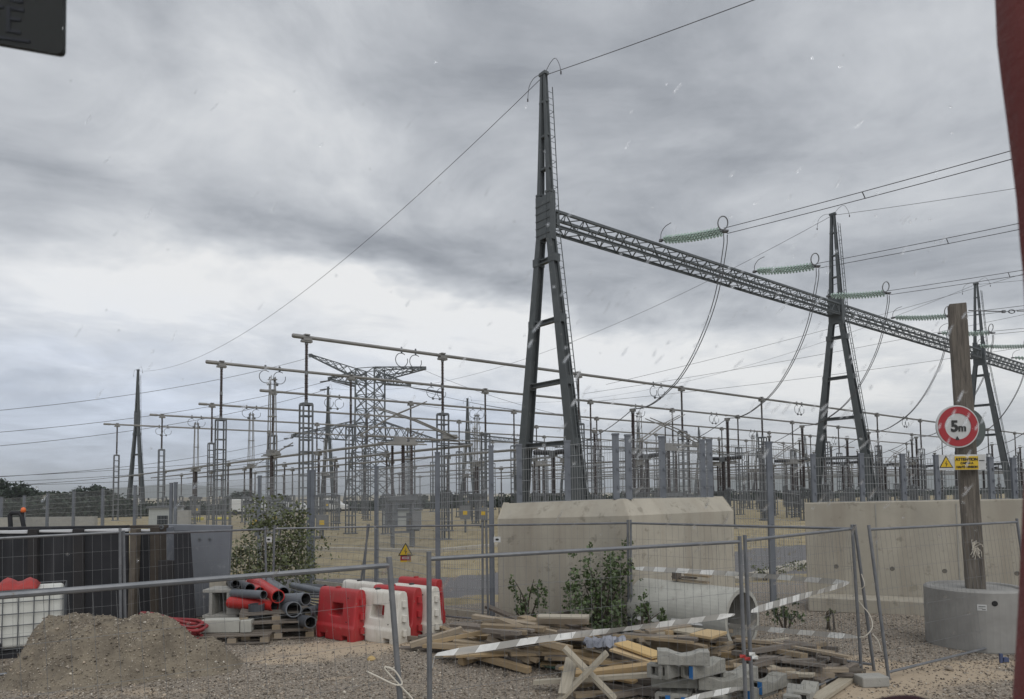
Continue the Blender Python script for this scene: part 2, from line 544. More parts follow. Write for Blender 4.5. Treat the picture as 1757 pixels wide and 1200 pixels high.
def spline(pts, n=8):
    pts = [V(p) for p in pts]
    q = [2 * pts[0] - pts[1]] + pts + [2 * pts[-1] - pts[-2]]
    o = []
    for i in range(1, len(q) - 2):
        a, b, c, d = q[i - 1:i + 3]
        for k in range(n):
            t = k / n
            o.append(.5 * ((2 * b) + (c - a) * t + (2 * a - 5 * b + 4 * c - d) * t * t + (3 * b - a - 3 * c + d) * t ** 3))
    return o + [pts[-1]]
def smooth01(t):
    t = min(max(t, 0.0), 1.0)
    return t * t * (3 - 2 * t)
ORD = ['first', 'second', 'third', 'fourth', 'fifth', 'sixth', 'seventh', 'eighth', 'ninth', 'tenth', 'eleventh', 'twelfth', 'thirteenth', 'fourteenth', 'fifteenth', 'sixteenth', 'seventeenth', 'eighteenth', 'nineteenth', 'twentieth']

# substation axes: D1 along the gantry and busbars, D2 away across them
D1, D2 = V((.781, .625, 0)), V((-.625, .781, 0))
ROT = math.atan2(-.781, .625)                     # local x faces us across the bars, local y runs along them
def site(u, nn, z=0.0):
    return D1 * u + D2 * nn + V((0, 0, z))
def near_z(x, y):
    k = np.clip((17 - y) / 4, 0, 1) * np.clip((14 - abs(x)) / 3, 0, 1)
    return k * (.012 * np.sin(x * 2.1 + 1.3 * np.sin(y * 1.7)) + .012 * np.sin(y * 2.9 + np.sin(x * 1.3)))
def gz(x, y):
    nn = -.625 * x + .781 * y
    return -4.5 * smooth01((nn - 92) / 75)

# ------------------------------------------------------------------ terrain
def ground():
    geo = lambda a, b, k: list(np.geomspace(a, b, k))
    ys = list(np.arange(-30, 3, 3)) + list(np.arange(3, 17, .11)) + list(np.arange(17, 45, .6)) + geo(45, 9000, 46)
    xs = [-x for x in reversed(geo(14, 9000, 46))] + list(np.arange(-13.8, 13.8, .13)) + geo(14, 9000, 46)
    X, Y = np.meshgrid(np.array(xs), np.array(ys))
    nn = -.625 * X + .781 * Y
    t = np.clip((nn - 92) / 75, 0, 1)
    Z = -4.5 * t * t * (3 - 2 * t)
    rg = np.random.RandomState(3)
    near = np.clip((17 - Y) / 4, 0, 1) * np.clip((14 - abs(X)) / 3, 0, 1)
    Z += near * (.012 * np.sin(X * 2.1 + 1.3 * np.sin(Y * 1.7)) + .012 * np.sin(Y * 2.9 + np.sin(X * 1.3)) + rg.normal(0, .003, X.shape))
    Z += np.clip((Y - 22) / 10, 0, 1) * np.clip((400 - Y) / 100, 0, 1) * .05 * np.sin(X * .7) * np.sin(Y * .5)
    dust = np.zeros_like(X)
    for px, py, sx, sy, a in ((640, 1108, 1.5, .35, .8), (560, 1118, 1.0, .5, .8), (1560, 1160, 1.6, .5, 1.1), (1450, 1190, 1.0, .4, 1.0), (1400, 1130, 1.2, .35, .6), (430, 1135, 1.5, .25, .5), (1650, 1140, 1.5, .25, .7), (250, 1190, 1.5, .2, .45), (600, 1165, 1.6, .2, .35), (1480, 1095, .9, .25, .25)):
        c = H(px, py)
        dust += a * np.exp(-((X - c.x) / sx) ** 2 - ((Y - c.y) / sy) ** 2)
    # the metalled service road behind the mesh fence and the dry grass beyond it
    n0 = 16.7 + .40 * np.maximum(X + 2, 0) + .3 * np.maximum(-X - 3, 0)
    n1 = 20.9 + .72 * (X + 2) * (X > -2) + .02 * np.maximum(-X - 3, 0)
    road = ((Y > n0) & (Y < n1)).astype(float)
    grass = ((Y >= n1) | ((Y > n0 - 1.2) & (Y < n0 - .1))).astype(float)
    nv = X.size
    vs = np.stack([X.ravel(), Y.ravel(), Z.ravel()], 1)
    nx, ny = len(xs), len(ys)
    i = np.arange(nx * (ny - 1)).reshape(ny - 1, nx)[:, :-1].ravel()
    fs = np.stack([i, i + 1, i + nx + 1, i + nx], 1)
    me = bpy.data.meshes.new('ground')
    me.vertices.add(nv); me.vertices.foreach_set('co', vs.ravel())
    me.loops.add(fs.size); me.loops.foreach_set('vertex_index', fs.ravel())
    me.polygons.add(len(fs)); me.polygons.foreach_set('loop_start', np.arange(0, fs.size, 4)); me.polygons.foreach_set('loop_total', np.full(len(fs), 4))
    me.update()
    ca = me.color_attributes.new('zone', 'FLOAT_COLOR', 'POINT')
    ca.data.foreach_set('color', np.stack([dust.ravel(), road.ravel(), grass.ravel(), np.ones(nv)], 1).ravel())
    me.polygons.foreach_set('use_smooth', [True] * len(fs))
    me.materials.append(M['ground'])
    tag(obj('ground', me), kind='structure', label='gravel yard with sandy patches running back into dry grass')
ground()

def hills():
    for name, pts, Yd in (('hills', [(-250, 862), (60, 860), (190, 857), (225, 850), (262, 836), (300, 832), (345, 834), (400, 838), (440, 848), (520, 851), (600, 849), (660, 853), (760, 852), (900, 850), (1050, 846), (1130, 832), (1200, 822), (1290, 815), (1380, 814), (1480, 818), (1600, 812), (1757, 806), (2000, 800)], 2800),):
        mb = MB()
        px = np.linspace(-250, 2000, 180)
        py = np.interp(px, [p[0] for p in pts], [p[1] for p in pts])
        vs = []
        for k in range(6):
            f = k / 5
            for a, b in zip(px, py):
                p = P(a, b, Yd)
                h = (p.z + 6) * math.sin(f * math.pi / 2) * (1 + .06 * math.sin(a * .05 + k) * (k > 0))
                vs.append((p.x, Yd - 700 * (1 - f) + 120 * math.sin(a * .02), -6 + h))
        nx = len(px)
        fs = [(j * nx + i, j * nx + i + 1, (j + 1) * nx + i + 1, (j + 1) * nx + i) for j in range(5) for i in range(nx - 1)]
        mb.add(vs, fs)
        tag(mb.build(name, M['hill'], smooth=True), kind='structure', label='low wooded hills on the horizon')
hills()

# ------------------------------------------------------------------ concrete walls and the mesh fence
def wall_block(name, label, foot, top_z, thick, cham=0.0):
    """foot: ground line seen from the front [(x, y)]; top_z per foot point; the wall is built behind it"""
    t = thing(name, label, 'wall', (foot[0][0], foot[0][1], 0))
    k = len(foot)
    mb = MB()
    nrm = []
    for i in range(k):
        a = V(foot[max(i - 1, 0)] + (0,)) if i else V(foot[0] + (0,))
        b = V(foot[min(i + 1, k - 1)] + (0,))
        d = (b - a).normalized()
        nrm.append(V((-d.y, d.x, 0)))
    rows = []
    for i in range(k):
        p = V(foot[i] + (0,))
        q = nrm[i]
        zt = top_z[i]
        if cham:
            rows.append([p, p + V((0, 0, zt - cham)), p + q * cham * .8 + V((0, 0, zt)), p + q * thick + V((0, 0, zt)), p + q * thick])
        else:
            rows.append([p, p + V((0, 0, zt)), p + q * thick + V((0, 0, zt)), p + q * thick])
    m = len(rows[0])
    vs = [p for r in rows for p in r]
    fs = []
    for i in range(k - 1):
        for j in range(m - 1):
            a = i * m + j
            fs.append((a, a + m, a + m + 1, a + 1))
    fs.append(tuple(range(m - 1, -1, -1)))
    fs.append(tuple(range((k - 1) * m, k * m)))
    mb.add(vs, fs)
    o = mb.build('wall_body', M['concrete'], t)
    bevel(o, .02, 2)
    return t, nrm
M['tie'] = mat('tie_hole_tone', (.15, .14, .12), .9)  # dark even tone for the round tie holes
A0, A1, A2 = H(856, 1066), H(1084, 1086), P(1262, 1035, 15.3)
def ztop(px, py, Y): return P(px, py, Y).z
wz = [ztop(872, 864, A0.y + .3), ztop(1080, 856, A1.y + .3), ztop(1250, 853, A2.y + .3)]
wt, _ = wall_block('concrete_wall', 'chamfered cast concrete wall behind the saplings and the concrete pipe', [(A0.x, A0.y), (A1.x, A1.y), (A2.x, A2.y)], wz, .45, .30)
# the sloped cut at its far end
B0, B1 = P(1386, 1030, 15.2), P(1800, 1045, 13.6)
bz = [ztop(1386, 863, B0.y), ztop(1757, 856, B1.y)]
w2, _ = wall_block('concrete_wall', 'long flat retaining wall with round tie holes behind the sign post', [(B0.x, B0.y), (B1.x, B1.y)], bz, .3)
fd = (B1 - B0).normalized()
fn = V((fd.y, -fd.x, 0))
f0, f1 = V((B0.x, B0.y, 0)), V((B1.x, B1.y, 0))
mb = MB()
mb.beam(f0 + fn * .36 + V((0, 0, .14)), f1 + fn * .36 + V((0, 0, .14)), .7, .28)
bevel(mb.build('footing', M['concrete'], w2), .015)
for px, py in ((1435, 972), (1531, 976), (1621, 980), (1745, 984)):
    d = ray(px, py)
    o0 = V((0, 0, EYE))
    tt = (f0 - o0).dot(fn) / d.dot(fn)
    c = o0 + d * tt
    mb = MB()
    mb.lathe([(.0, .003), (.022, .004), (.036, .010), (.045, .003)], 12, c, fn)
    mb.build('tie_hole', M['tie'], w2)
for i, s_ in enumerate((.32, .66)):
    c = f0.lerp(f1, s_)
    mb = MB().box(c + fn * .002 + V((0, 0, bz[0] / 2 + .1)), (.02, .012, bz[0] - .25), Matrix.Rotation(math.atan2(fd.y, fd.x), 3, 'Z'))
    mb.build('joint', M['concrete_g'], w2)

def mesh_panel(mb, a0, a1, b0, b1, vstep, hstep, vr, hr, double=False):
    """wires filling the quad a0 (bottom start) a1 (top start) b0 b1"""
    L, Hh = (b0 - a0).length, (a1 - a0).length
    k = max(int(L / vstep), 2)
    for i in range(k + 1):
        f = i / k
        mb.tube([a0.lerp(b0, f), a1.lerp(b1, f)], vr, 4, False)
    k = max(int(round(Hh / hstep)), 2)
    for i in range(k + 1):
        f = i / k
        for s_ in ((-.012, .012) if double else (0,)):
            q = V((0, s_, 0))
            mb.tube([a0.lerp(a1, f) + q, b0.lerp(b1, f) + q], hr, 4, False)

def fence_run(label, posts, group, wpost=.10, vstep=.05, gap_below=0.05, plinth=0.0, names='mesh_fence', bare=()):
    """posts: [(x, y, z0, z1)]"""
    t = thing(names, label, 'fence', (posts[0][0], posts[0][1], posts[0][2]), group)
    for k_, (x, y, z0, z1) in enumerate(posts):
        if k_ in bare: continue
        mb = MB()
        mb.box((x, y, (z0 + z1) / 2 + .03), (wpost, wpost * .8, z1 - z0 + .06))
        mb.box((x, y, z1 + .075), (wpost * 1.15, wpost, .03))
        for f in (.2, .5, .8):
            mb.box((x + wpost * .3, y - wpost * .46, z0 + (z1 - z0) * f), (.03, .03, .05))
        mb.build('post', M['galv2'], t)
    for (p, q) in zip(posts[:-1], posts[1:]):
        mb = MB()
        g = gap_below + plinth
        mesh_panel(mb, V((p[0], p[1], p[2] + g)), V((p[0], p[1], p[3])), V((q[0], q[1], q[2] + g)), V((q[0], q[1], q[3])), vstep, .2, .0034, .0055, True)
        mb.build('wire_mesh', M['wire_l'], t)
        if plinth:
            mb = MB()
            mb.beam(V((p[0], p[1], p[2] + plinth / 2)), V((q[0], q[1], q[2] + plinth / 2)), .06, plinth)
            mb.build('plinth', M['concrete'], t)
    return t
def col_post(px, py_top, x, y, z0):
    return (x, y, z0, P(px, py_top, y).z)
g750, g645, g535 = H(752, 1053), H(646, 1016), H(536, 1003)
fence_run('tall galvanised mesh fence on a low concrete plinth, facing the dry yard', [
    (-.42, 13.95, 0, P(868, 772, 13.95).z), (g750.x, g750.y, 0, P(751, 783, g750.y).z), (g645.x, g645.y, 0, P(646, 806, g645.y).z), (g535.x, g535.y, 0, P(536, 812, g535.y).z)] , 'substation mesh fences', plinth=.12)
# the short doubled post beside the corner
q443, q294 = P(444, 1000, 22.5), P(294, 1000, 25)
fence_run('mesh fence running from the bushy shrub to the grey shoring plate', [(g535.x - .14, g535.y + .12, 0, P(536, 812, g535.y).z), (q443.x, q443.y, 0, P(444, 821, 22.5).z), (q294.x + .16, q294.y - .12, 0, P(294, 832, 25).z)], 'substation mesh fences')
lf = []
for i, (px, py) in enumerate(((294, 833), (232, 837), (177, 842), (127, 846), (82, 849), (42, 854), (3, 856), (-34, 859))):
    Y = 25 + 1.44 * i
    p = P(px, py, Y)
    lf.append((p.x, p.y, -.25 * i / 7 * 2, p.z))
fence_run('mesh fence descending above the black shoring panels', lf, 'substation mesh fences', vstep=.1)
def on_wall(px, py_t, p):
    return (p.x, p.y, p.z, P(px, py_t, p.y).z)
wa = []
for (px, pyt, f, seg) in ((879, 770, .11, 0), (967, 764, .50, 0), (1071, 754, .955, 0), (1088, 752, .03, 1), (1160, 756, .43, 1), (1230, 761, .84, 1), (1243, 760, .92, 1)):
    a, b = (A0, A1) if seg == 0 else (A1, A2)
    za, zb = (wz[0], wz[1]) if seg == 0 else (wz[1], wz[2])
    q = a.lerp(b, f)
    d = (b - a).normalized()
    q = q + V((-d.y, d.x, 0)) * .36
    z0 = za + (zb - za) * f - .01
    pz = P(px, pyt, q.y)
    wa.append((q.x, q.y, z0, pz.z))
fence_run('mesh fence with doubled posts standing on the chamfered concrete wall', wa, 'substation mesh fences', wpost=.115, gap_below=.02)
gp = P(1327, 1030, 15.4)
e0 = A2 + V((.1, .3, 0))
fence_run('mesh fence closing the gap between the two concrete walls', [(e0.x, e0.y, 0, P(1262, 764, e0.y).z), (gp.x, gp.y, 0, P(1322, 765, gp.y).z), (B0.x - .06, B0.y + .1, 0, P(1386, 772, B0.y).z)], 'substation mesh fences', wpost=.12, bare=(0, 2))
wb = []
for px, pyt in ((1397, 786), (1480, 785), (1551, 786), (1609, 788), (1702, 792), (1741, 793), (1790, 794)):
    f = min(max((px - 1386) / (1800 - 1386), 0), 1)
    q = f0.lerp(f1, f) - fn * .15
    Yq = q.y
    x = P(px, 850, Yq).x
    wb.append((x, Yq, bz[0] + (bz[1] - bz[0]) * f - .01, P(px, pyt, Yq).z))
fence_run('mesh fence standing on the long retaining wall behind the sign post', wb, 'substation mesh fences', wpost=.09, gap_below=.02)

# ------------------------------------------------------------------ line gantry
def insul(mb, z0, z1, r, shed, pitch=.085, n=10, joint=True):
    prof = []
    k = int((z1 - z0) / pitch)
    for i in range(k):
        z = z0 + (z1 - z0) * i / k
        s_ = shed if i % 2 else shed * .88
        prof += [(r, z), (s_, z + pitch * .35), (s_ * .97, z + pitch * .45), (r, z + pitch * .8)]
    prof.append((r, z1))
    mb.lathe(prof, n)

def i_leg(mb, p0, p1, w0, w1, d0, d1, up):
    """an I section: two flanges and a web; up is the direction across the flanges"""
    x, y, z, L = basis(p0, p1, up)
    for s_ in (-1, 1):
        a, b = V(p0) + y * (s_ * d0 / 2), V(p1) + y * (s_ * d1 / 2)
        mb.beam(a, b, w0, .045, up, w1, .045)
    mb.beam(p0, p1, .05, d0, up, .05, d1)

def portal_template():
    t = thing('portal_tower', 'x', 'gantry tower')
    up = (0, 1, 0)
    for s_ in (1, -1):
        mb = MB()
        i_leg(mb, (s_ * 2.55, 0, 0), (s_ * .42, 0, 16.0), .64, .36, .58, .36, up)
        mb.build('leg', M['gantry'], t, world=False)
        mb = MB()
        i_leg(mb, (s_ * .38, 0, 18.2), (s_ * .11, 0, 25.0), .25, .15, .30, .18, up)
        mb.build('mast_leg', M['gantry'], t, world=False)
    mb = MB()
    for s_ in (1, -1):
        mb.box((s_ * .40, 0, 17.1), (.34, .42, 2.5))
        mb.box((s_ * .38, 0, 18.45), (.36, .42, .12))
    mb.box((0, -.2, 17.1), (.6, .05, 2.3)); mb.box((0, .2, 17.1), (.6, .05, 2.3))
    for zz in (16.2, 16.6, 17.0, 17.4, 17.8):
        mb.box((0, -.235, zz), (1.12, .03, .05)); mb.box((0, .235, zz), (1.12, .03, .05))
    mb.build('joint_plate', M['gantry'], t, world=False)
    for zz in (5.0, 8.2, 11.5, 14.8):
        x_ = 2.55 - (2.55 - .46) * zz / 16.0
        mb = MB()
        mb.beam((-x_, 0, zz), (x_, 0, zz), .26, .05, off=(0, .10))
        mb.beam((-x_, 0, zz), (x_, 0, zz), .26, .05, off=(0, -.10))
        mb.beam((-x_, 0, zz), (x_, 0, zz), .04, .2)
        for s_ in (1, -1):
            mb.box((s_ * x_, 0, zz), (.42, .5, .42))
        mb.build('cross_bar', M['gantry'], t, world=False)
    for zz in (19.8, 21.6, 23.5):
        x_ = .38 - .27 * (zz - 18.2) / 6.8
        mb = MB().box((0, 0, zz), (2 * x_ + .22, .26, .10))
        mb.build('cross_bar', M['gantry'], t, world=False)
    mb = MB()
    for (a, b) in (((2.95, .18, .6), (.90, .18, 16.2)), ((.90, .18, 16.2), (.78, .18, 18.6)), ((.78, .18, 18.6), (.48, .18, 24.2))):
        a, b = V(a), V(b)
        mb.tube([a, b], .028, 5); mb.tube([a - V((0, .36, 0)), b - V((0, .36, 0))], .028, 5)
        k = int((b - a).length / .34)
        for i in range(k):
            q = a.lerp(b, i / k)
            mb.tube([q, q - V((0, .36, 0))], .013, 4, False)
            if i % 4 == 0:
                mb.tube([q, q - V((.34, 0, 0))], .015, 4, False)
    mb.build('ladder', M['gantry'], t, world=False)
    mb = MB().box((0, 0, 25.08), (.5, .3, .16))
    mb.build('peak_cap', M['gantry'], t, world=False)
    for s_ in (1, -1):
        mb = MB()
        mb.tube(spline([(s_ * .12, 0, 25.1), (s_ * .55, 0, 25.45 - .2 * (s_ < 0)), (s_ * .95, 0, 25.5 - .3 * (s_ < 0)), (s_ * 1.25, 0, 25.0 - .1 * (s_ < 0)), (s_ * 1.36, 0, 24.55 - .25 * (s_ < 0))], 6), .016, 4)
        mb.box((s_ * 1.36, 0, 24.5 - .25 * (s_ < 0)), (.06, .06, .16))
        mb.build('earth_loop', M['cable'], t, world=False)
    for s_ in (1, -1):
        mb = MB().box((s_ * 2.55, 0, .1), (1.1, 1.1, .3))
        mb.build('foundation', M['concrete_g'], t, world=False)
    return Template(t)
PORTAL = portal_template()
GU, GN = [24.4, 56.0, 88.1, 119.8, 151.5], 27.4
PL = ['tallest steel portal tower standing behind the chamfered concrete wall', 'steel portal tower between the chamfered wall and the sign post', 'steel portal tower partly behind the wooden sign post', 'steel portal tower far along the line gantry past the sign post', 'last steel portal tower of the line gantry']
for u, l in zip(GU, PL):
    PORTAL.put(site(u, GN), ROT, l, 'portal towers of the line gantry')
BZ0, BZ1 = 16.62, 17.46
def beam_mesh(L):
    mb = MB()
    zz, xx = (BZ0, BZ1), (-.46, .46)
    for z in zz:
        for x in xx:
            mb.beam((x, 0, z), (x, L, z), .14, .045, off=(0, .065 if z == BZ0 else -.065))
            mb.beam((x, 0, z), (x, L, z), .045, .16)
    k = int(L / 1.4)
    st = L / k
    for i in range(k):
        a, b = i * st, (i + .5) * st
        c = (i + 1) * st
        for x in xx:
            mb.beam((x, a, BZ0), (x, b, BZ1), .05, .05); mb.beam((x, b, BZ1), (x, c, BZ0), .05, .05)
        for z in zz:
            mb.beam((-.46, a, z), (.46, b, z), .045, .045); mb.beam((.46, b, z), (-.46, c, z), .045, .045)
        if i % 4 == 0:
            mb.beam((-.46, a, BZ0), (.46, a, BZ1), .05, .05)
    for y in (.1, L - .1):
        mb.box((0, y, (BZ0 + BZ1) / 2), (.94, .16, .84))
    return mb.mesh('gantry_beam', M['gantry'])
bm_ = beam_mesh(GU[1] - GU[0] - .7)
for i, u in enumerate(GU[:-1]):
    o = obj('gantry_beam', bm_, None, site(u + .35, GN), (0, 0, ROT))
    tag(o, ['lattice box girder from the tallest portal tower to the second', 'lattice box girder between the second tower and the sign post tower', 'lattice box girder beyond the wooden sign post', 'lattice box girder farthest along the gantry line'][i], 'girder', 'lattice girders of the line gantry')

# glass insulator strings, conductors and droppers
disc_me = MB().lathe([(.02, -.06), (.045, -.05), (.05, -.01), (.14, .0), (.165, .025), (.15, .045), (.06, .03), (.02, .06)], 12).mesh('glass_disc', M['glass_disc'], True)
PHASES = [33.0, 43.0, 53.2, 64.7, 75.0, 85.2, 96.4, 106.6, 117.0]
for i, u in enumerate(PHASES):
    a = site(u, GN - .75, BZ1 + .12)
    e = a - D2 * 4.5 + V((0, 0, -.80))
    bay, ph = ORD[i // 3], ORD[i % 3]
    t = thing('insulator_string', f'green glass insulator string at the {ph} phase of the {bay} gantry span', 'insulator', a, 'glass insulator strings on the gantry girder')
    ax = (e - a).normalized()
    nd = 18 if i < 6 else 13
    for s_ in (-.16, .0, .16):
        for k in range(nd):
            f = .07 + .84 * k / (nd - 1)
            q = min(1, f * 8, (1 - f) * 11)
            p = a.lerp(e, f) + D1 * s_ * q + V((0, 0, (-s_ * .62 + .05) * q - .10 * math.sin(f * math.pi)))
            o = obj('glass_disc', disc_me, t, p - a)
            o.rotation_mode = 'QUATERNION'
            o.rotation_quaternion = ax.to_track_quat('Z', 'Y')
            o.scale = (.86, .86, 1.5 if nd == 13 else 1)
    mb = MB()
    for s_ in (-.16, .0, .16):
        z_ = V((0, 0, -s_ * .62 + .05))
        mb.tube([a, a.lerp(e, .08) + D1 * s_ * .6 + z_ * .6, a.lerp(e, .5) + D1 * s_ + z_ - V((0, 0, .1)), a.lerp(e, .93) + D1 * s_ * .7 + z_ * .7, e], .028, 5)
    mb.box(e, (.28, .28, .1)); mb.box(a, (.2, .2, .14))
    mb.build('string_fittings', M['cable'], t)
    mb = MB()
    rc = e + V((0, 0, .52)) + D2 * .15
    mb.ring(rc, D2 + V((0, 0, .25)) + D1 * .2, .36, .036, 20, 6)
    mb.tube([rc - V((0, 0, .36)), e], .03, 5)
    mb.build('corona_ring', M['box_grey'], t)
    mb = MB()
    mb.tube(spline([a, a + V((0, 0, .45)) - D2 * .05, a + V((0, 0, .75)) - D2 * .35, a + V((0, 0, .85)) - D2 * .8], 5), .022, 5)
    mb.build('arcing_horn', M['cable'], t)
    # twin conductor coming over our heads
    for j, s_ in enumerate((-.2, .2)):
        p0 = e + D1 * s_ * .7 + V((0, 0, .15 if s_ < 0 else -.09))
        p1 = p0 - D2 * 60 + V((0, 0, -1.4 + .1 * i))
        mb = MB().tube(sag_line(p0, p1, .9, 24), .020, 5)
        tag(mb.build('overhead_conductor', M['cable']), f'{("upper", "lower")[1 - j]} twin overhead conductor leaving the {ph} phase string of the {bay} span', 'power line', 'overhead conductors above the gantry')
    mb = MB()
    for mm in (7.5, 19, 31):
        q = e - D2 * mm + V((0, 0, -1.4 * mm / 60 - .9 * 4 * (mm / 60) * (1 - mm / 60)))
        mb.beam(q - D1 * .14 + V((0, 0, .15)), q + D1 * .14 - V((0, 0, .09)), .03, .05)
    mb.build('spacer', M['cable'], t)
    # dropper down to the post insulator
    top = site(u, GN + 1.75, 7.6)
    mid = [e - V((0, 0, .15)), e + V((0, 0, -1.2)) + D2 * .05, e + V((0, 0, -4.2)) + D2 * .4, e.lerp(top, .42) + V((0, 0, -2.3)) + D2 * -.3, e.lerp(top, .70) + V((0, 0, -2.35)), e.lerp(top, .88) + V((0, 0, -1.05)), top]
    mid = [e - V((0, 0, .15)), V((e.x, e.y, 15.8)) + D2 * .08, V((e.x, e.y, 13.2)) + D2 * .75, V((e.x, e.y, 10.9)) + D2 * 1.9, V((e.x, e.y, 9.1)) + D2 * 3.3, V((e.x, e.y, 8.0)) + D2 * 4.9, V((e.x, e.y, 7.62)) + D2 * 6.0, top]
    for j, s_ in enumerate((-.17, .17)):
        pts = [p + D1 * s_ * (1 - .85 * k / (len(mid) - 1)) for k, p in enumerate(mid)]
        mb = MB().tube(spline(pts, 6), .027, 5)
        tag(mb.build('dropper_cable', M['cable']), f'{("inner", "outer")[j]} dropper cable curving down from the {ph} string of the {bay} span', 'cable', 'dropper cables under the gantry')
    nxt = site(u, GN + 9.0, 5.6)
    mb = MB().tube(sag_line(top, nxt, .55, 12), .027, 5)
    tag(mb.build('jumper_cable', M['cable']), f'slack cable from post insulator to switchgear at the {ph} phase, {bay} span', 'cable', 'jumper cables between equipment')

# second, farther gantry
R2 = [(237, 636), (563, 665), (802, 685)]
r2 = []
for (px, py) in R2:
    p = H(px, py, 22.6)
    r2.append(V((p.x, p.y, -2.4)))
for u in (127, 156, 185, 218, 250):
    p = site(u, 136, -2.4)
    r2.append(p)
for i, p in enumerate(r2):
    PORTAL.put(p, ROT + (.30 if i == 0 else .12 if i < 3 else 0), [f'distant steel portal tower standing alone beyond the shoring panels', 'distant steel portal tower left of the lattice pylon', 'distant steel portal tower behind the busbars past the lattice pylon'][i] if i < 3 else f'{ORD[i]} distant steel portal tower of the far gantry line', 'portal towers of the far gantry')
r2[0]
for i in range(2, 6):
    a, b = r2[i], r2[i + 1]
    L = (b - a).length
    o = obj('gantry_beam', bm_, None, a, (0, 0, math.atan2(b.y - a.y, b.x - a.x) - math.pi / 2))
    o.scale = (1, L / (GU[1] - GU[0] - .7), 1)
    tag(o, f'{ORD[i - 2]} girder of the far gantry line behind the busbars', 'girder', 'girders of the far gantry')

# earth wires over the yard
for i in range(3):
    p = site(GU[i], GN, 24.95)
    q = r2[i] + V((0, 0, 24.9))
    mb = MB().tube(sag_line(p - D2 * -.2, q, (4.2, 5.0, 5.0)[i], 40), .017, 4)
    tag(mb.build('earth_wire', M['cable']), f'thin earth wire sagging from the {ORD[i]} portal peak to the far gantry', 'power line', 'earth wires')
    mb = MB().tube(sag_line(p - D2 * .2, p - D2 * 45 + V((0, 0, (-9.0, -6.0, -4.0)[i])), .6, 30), .018, 4)
    tag(mb.build('earth_wire', M['cable']), f'thin earth wire running from the {ORD[i]} portal peak over our heads', 'power line', 'earth wires')

# ------------------------------------------------------------------ busbars on lattice supports
def lattice(mb, w, z0, z1, pitch, leg=.07, bat=.06):
    h = w / 2
    for x in (-h, h):
        for y in (-h, h):
            mb.box((x, y, (z0 + z1) / 2), (leg, leg, z1 - z0))
    k = max(int((z1 - z0) / pitch), 1)
    for i in range(k + 1):
        z = z0 + (z1 - z0) * i / k - (bat / 2 if i == k else 0) + (bat / 2 if i == 0 else 0)
        for s_ in (-h, h):
            mb.box((s_ * 1.02, 0, z), (leg * .6, w, bat)); mb.box((0, s_ * 1.02, z), (w, leg * .6, bat))

def sup_template(name, cat, h_lat, h_ins, r, shed, w=.62, clampw=.5):
    t = thing(name, 'x', cat)
    mb = MB()
    lattice(mb, w, 0, h_lat, .56)
    mb.box((0, 0, h_lat + .03), (w * 1.05, w * 1.05, .06)); mb.box((0, 0, .02), (w * 1.5, w * 1.5, .1))
    mb.build('lattice_column', M['galv'], t, world=False)
    mb = MB()
    zm = (h_lat + h_ins) / 2
    insul(mb, h_lat + .16, zm - .08, r, shed)
    mb.build('insulator', M['porcelain'], t, world=False)
    mb = MB()
    insul(mb, zm + .08, h_ins - .1, r * .9, shed * .9)
    mb.build('insulator', M['porcelain'], t, world=False)
    for z, hh in ((h_lat + .06, .12), (zm - .09, .18), (h_ins - .12, .14)):
        mb = MB().lathe([(r * 1.25, z), (r * 1.25, z + hh)], 10)
        mb.build('flange', M['box_grey'], t, world=False)
    mb = MB()
    mb.box((0, 0, h_ins + .04), (.26, clampw, .10)); mb.box((0, 0, h_ins + .12), (.32, clampw * .8, .12))
    mb.box((0, 0, h_ins + .34), (.28, clampw * .5, .06))
    mb.build('clamp', M['alu'], t, world=False)
    return Template(t)
SUP = sup_template('busbar_support', 'busbar support', 6.75, 9.72, .064, .096, .45)
LOW = sup_template('low_busbar_support', 'busbar support', 2.4, 4.75, .055, .085, .36, .34)
TALL = sup_template('post_insulator', 'insulator', 2.5, 7.45, .09, .15, .44, .3)
TZ = 9.95
TUBES = [  # n, u start, supports px list not needed: spacing by u
    (31.7, 12.3, [12.95, 20.6, 30.8, 41.2, 51.6, 62, 72.4, 82.8, 93.2, 103.6, 114, 124.4]),
    (40.8, 10.9, [11.7, 19.6, 30.2, 41.0, 51.6, 62, 72.4, 82.8, 93.2, 103.6, 114, 124.4]),
    (49.9, 17.0, [17.9, 29.3, 40.2, 51.0, 61.8, 72.4, 82.8, 93.2, 103.6, 114, 124.4]),
    (60.0, 15.5, [16.5, 30.5, 41.0, 51.6, 62, 72.4, 82.8, 93.2, 103.6, 114, 124.4]),
    (70.5, 14.0, [15.0, 30.0, 41.0, 51.6, 62, 72.4, 82.8, 93.2, 103.6, 114, 124.4]),
    (82.0, 12.0, [13.2, 29.0, 41.0, 51.6, 62, 72.4, 82.8, 93.2, 103.6, 114, 124.4])]
TN = ['front', 'second', 'third', 'fourth', 'fifth', 'rear']
RINGS = [[18.5, 38.5, 57.5, 68, 79, 100], [14.6, 26.0, 47, 58, 79, 90], [22.6, 36, 57, 79, 100], [19.7, 43, 58, 79], [18.0, 36, 57, 79], [17.6, 36, 57, 79]]
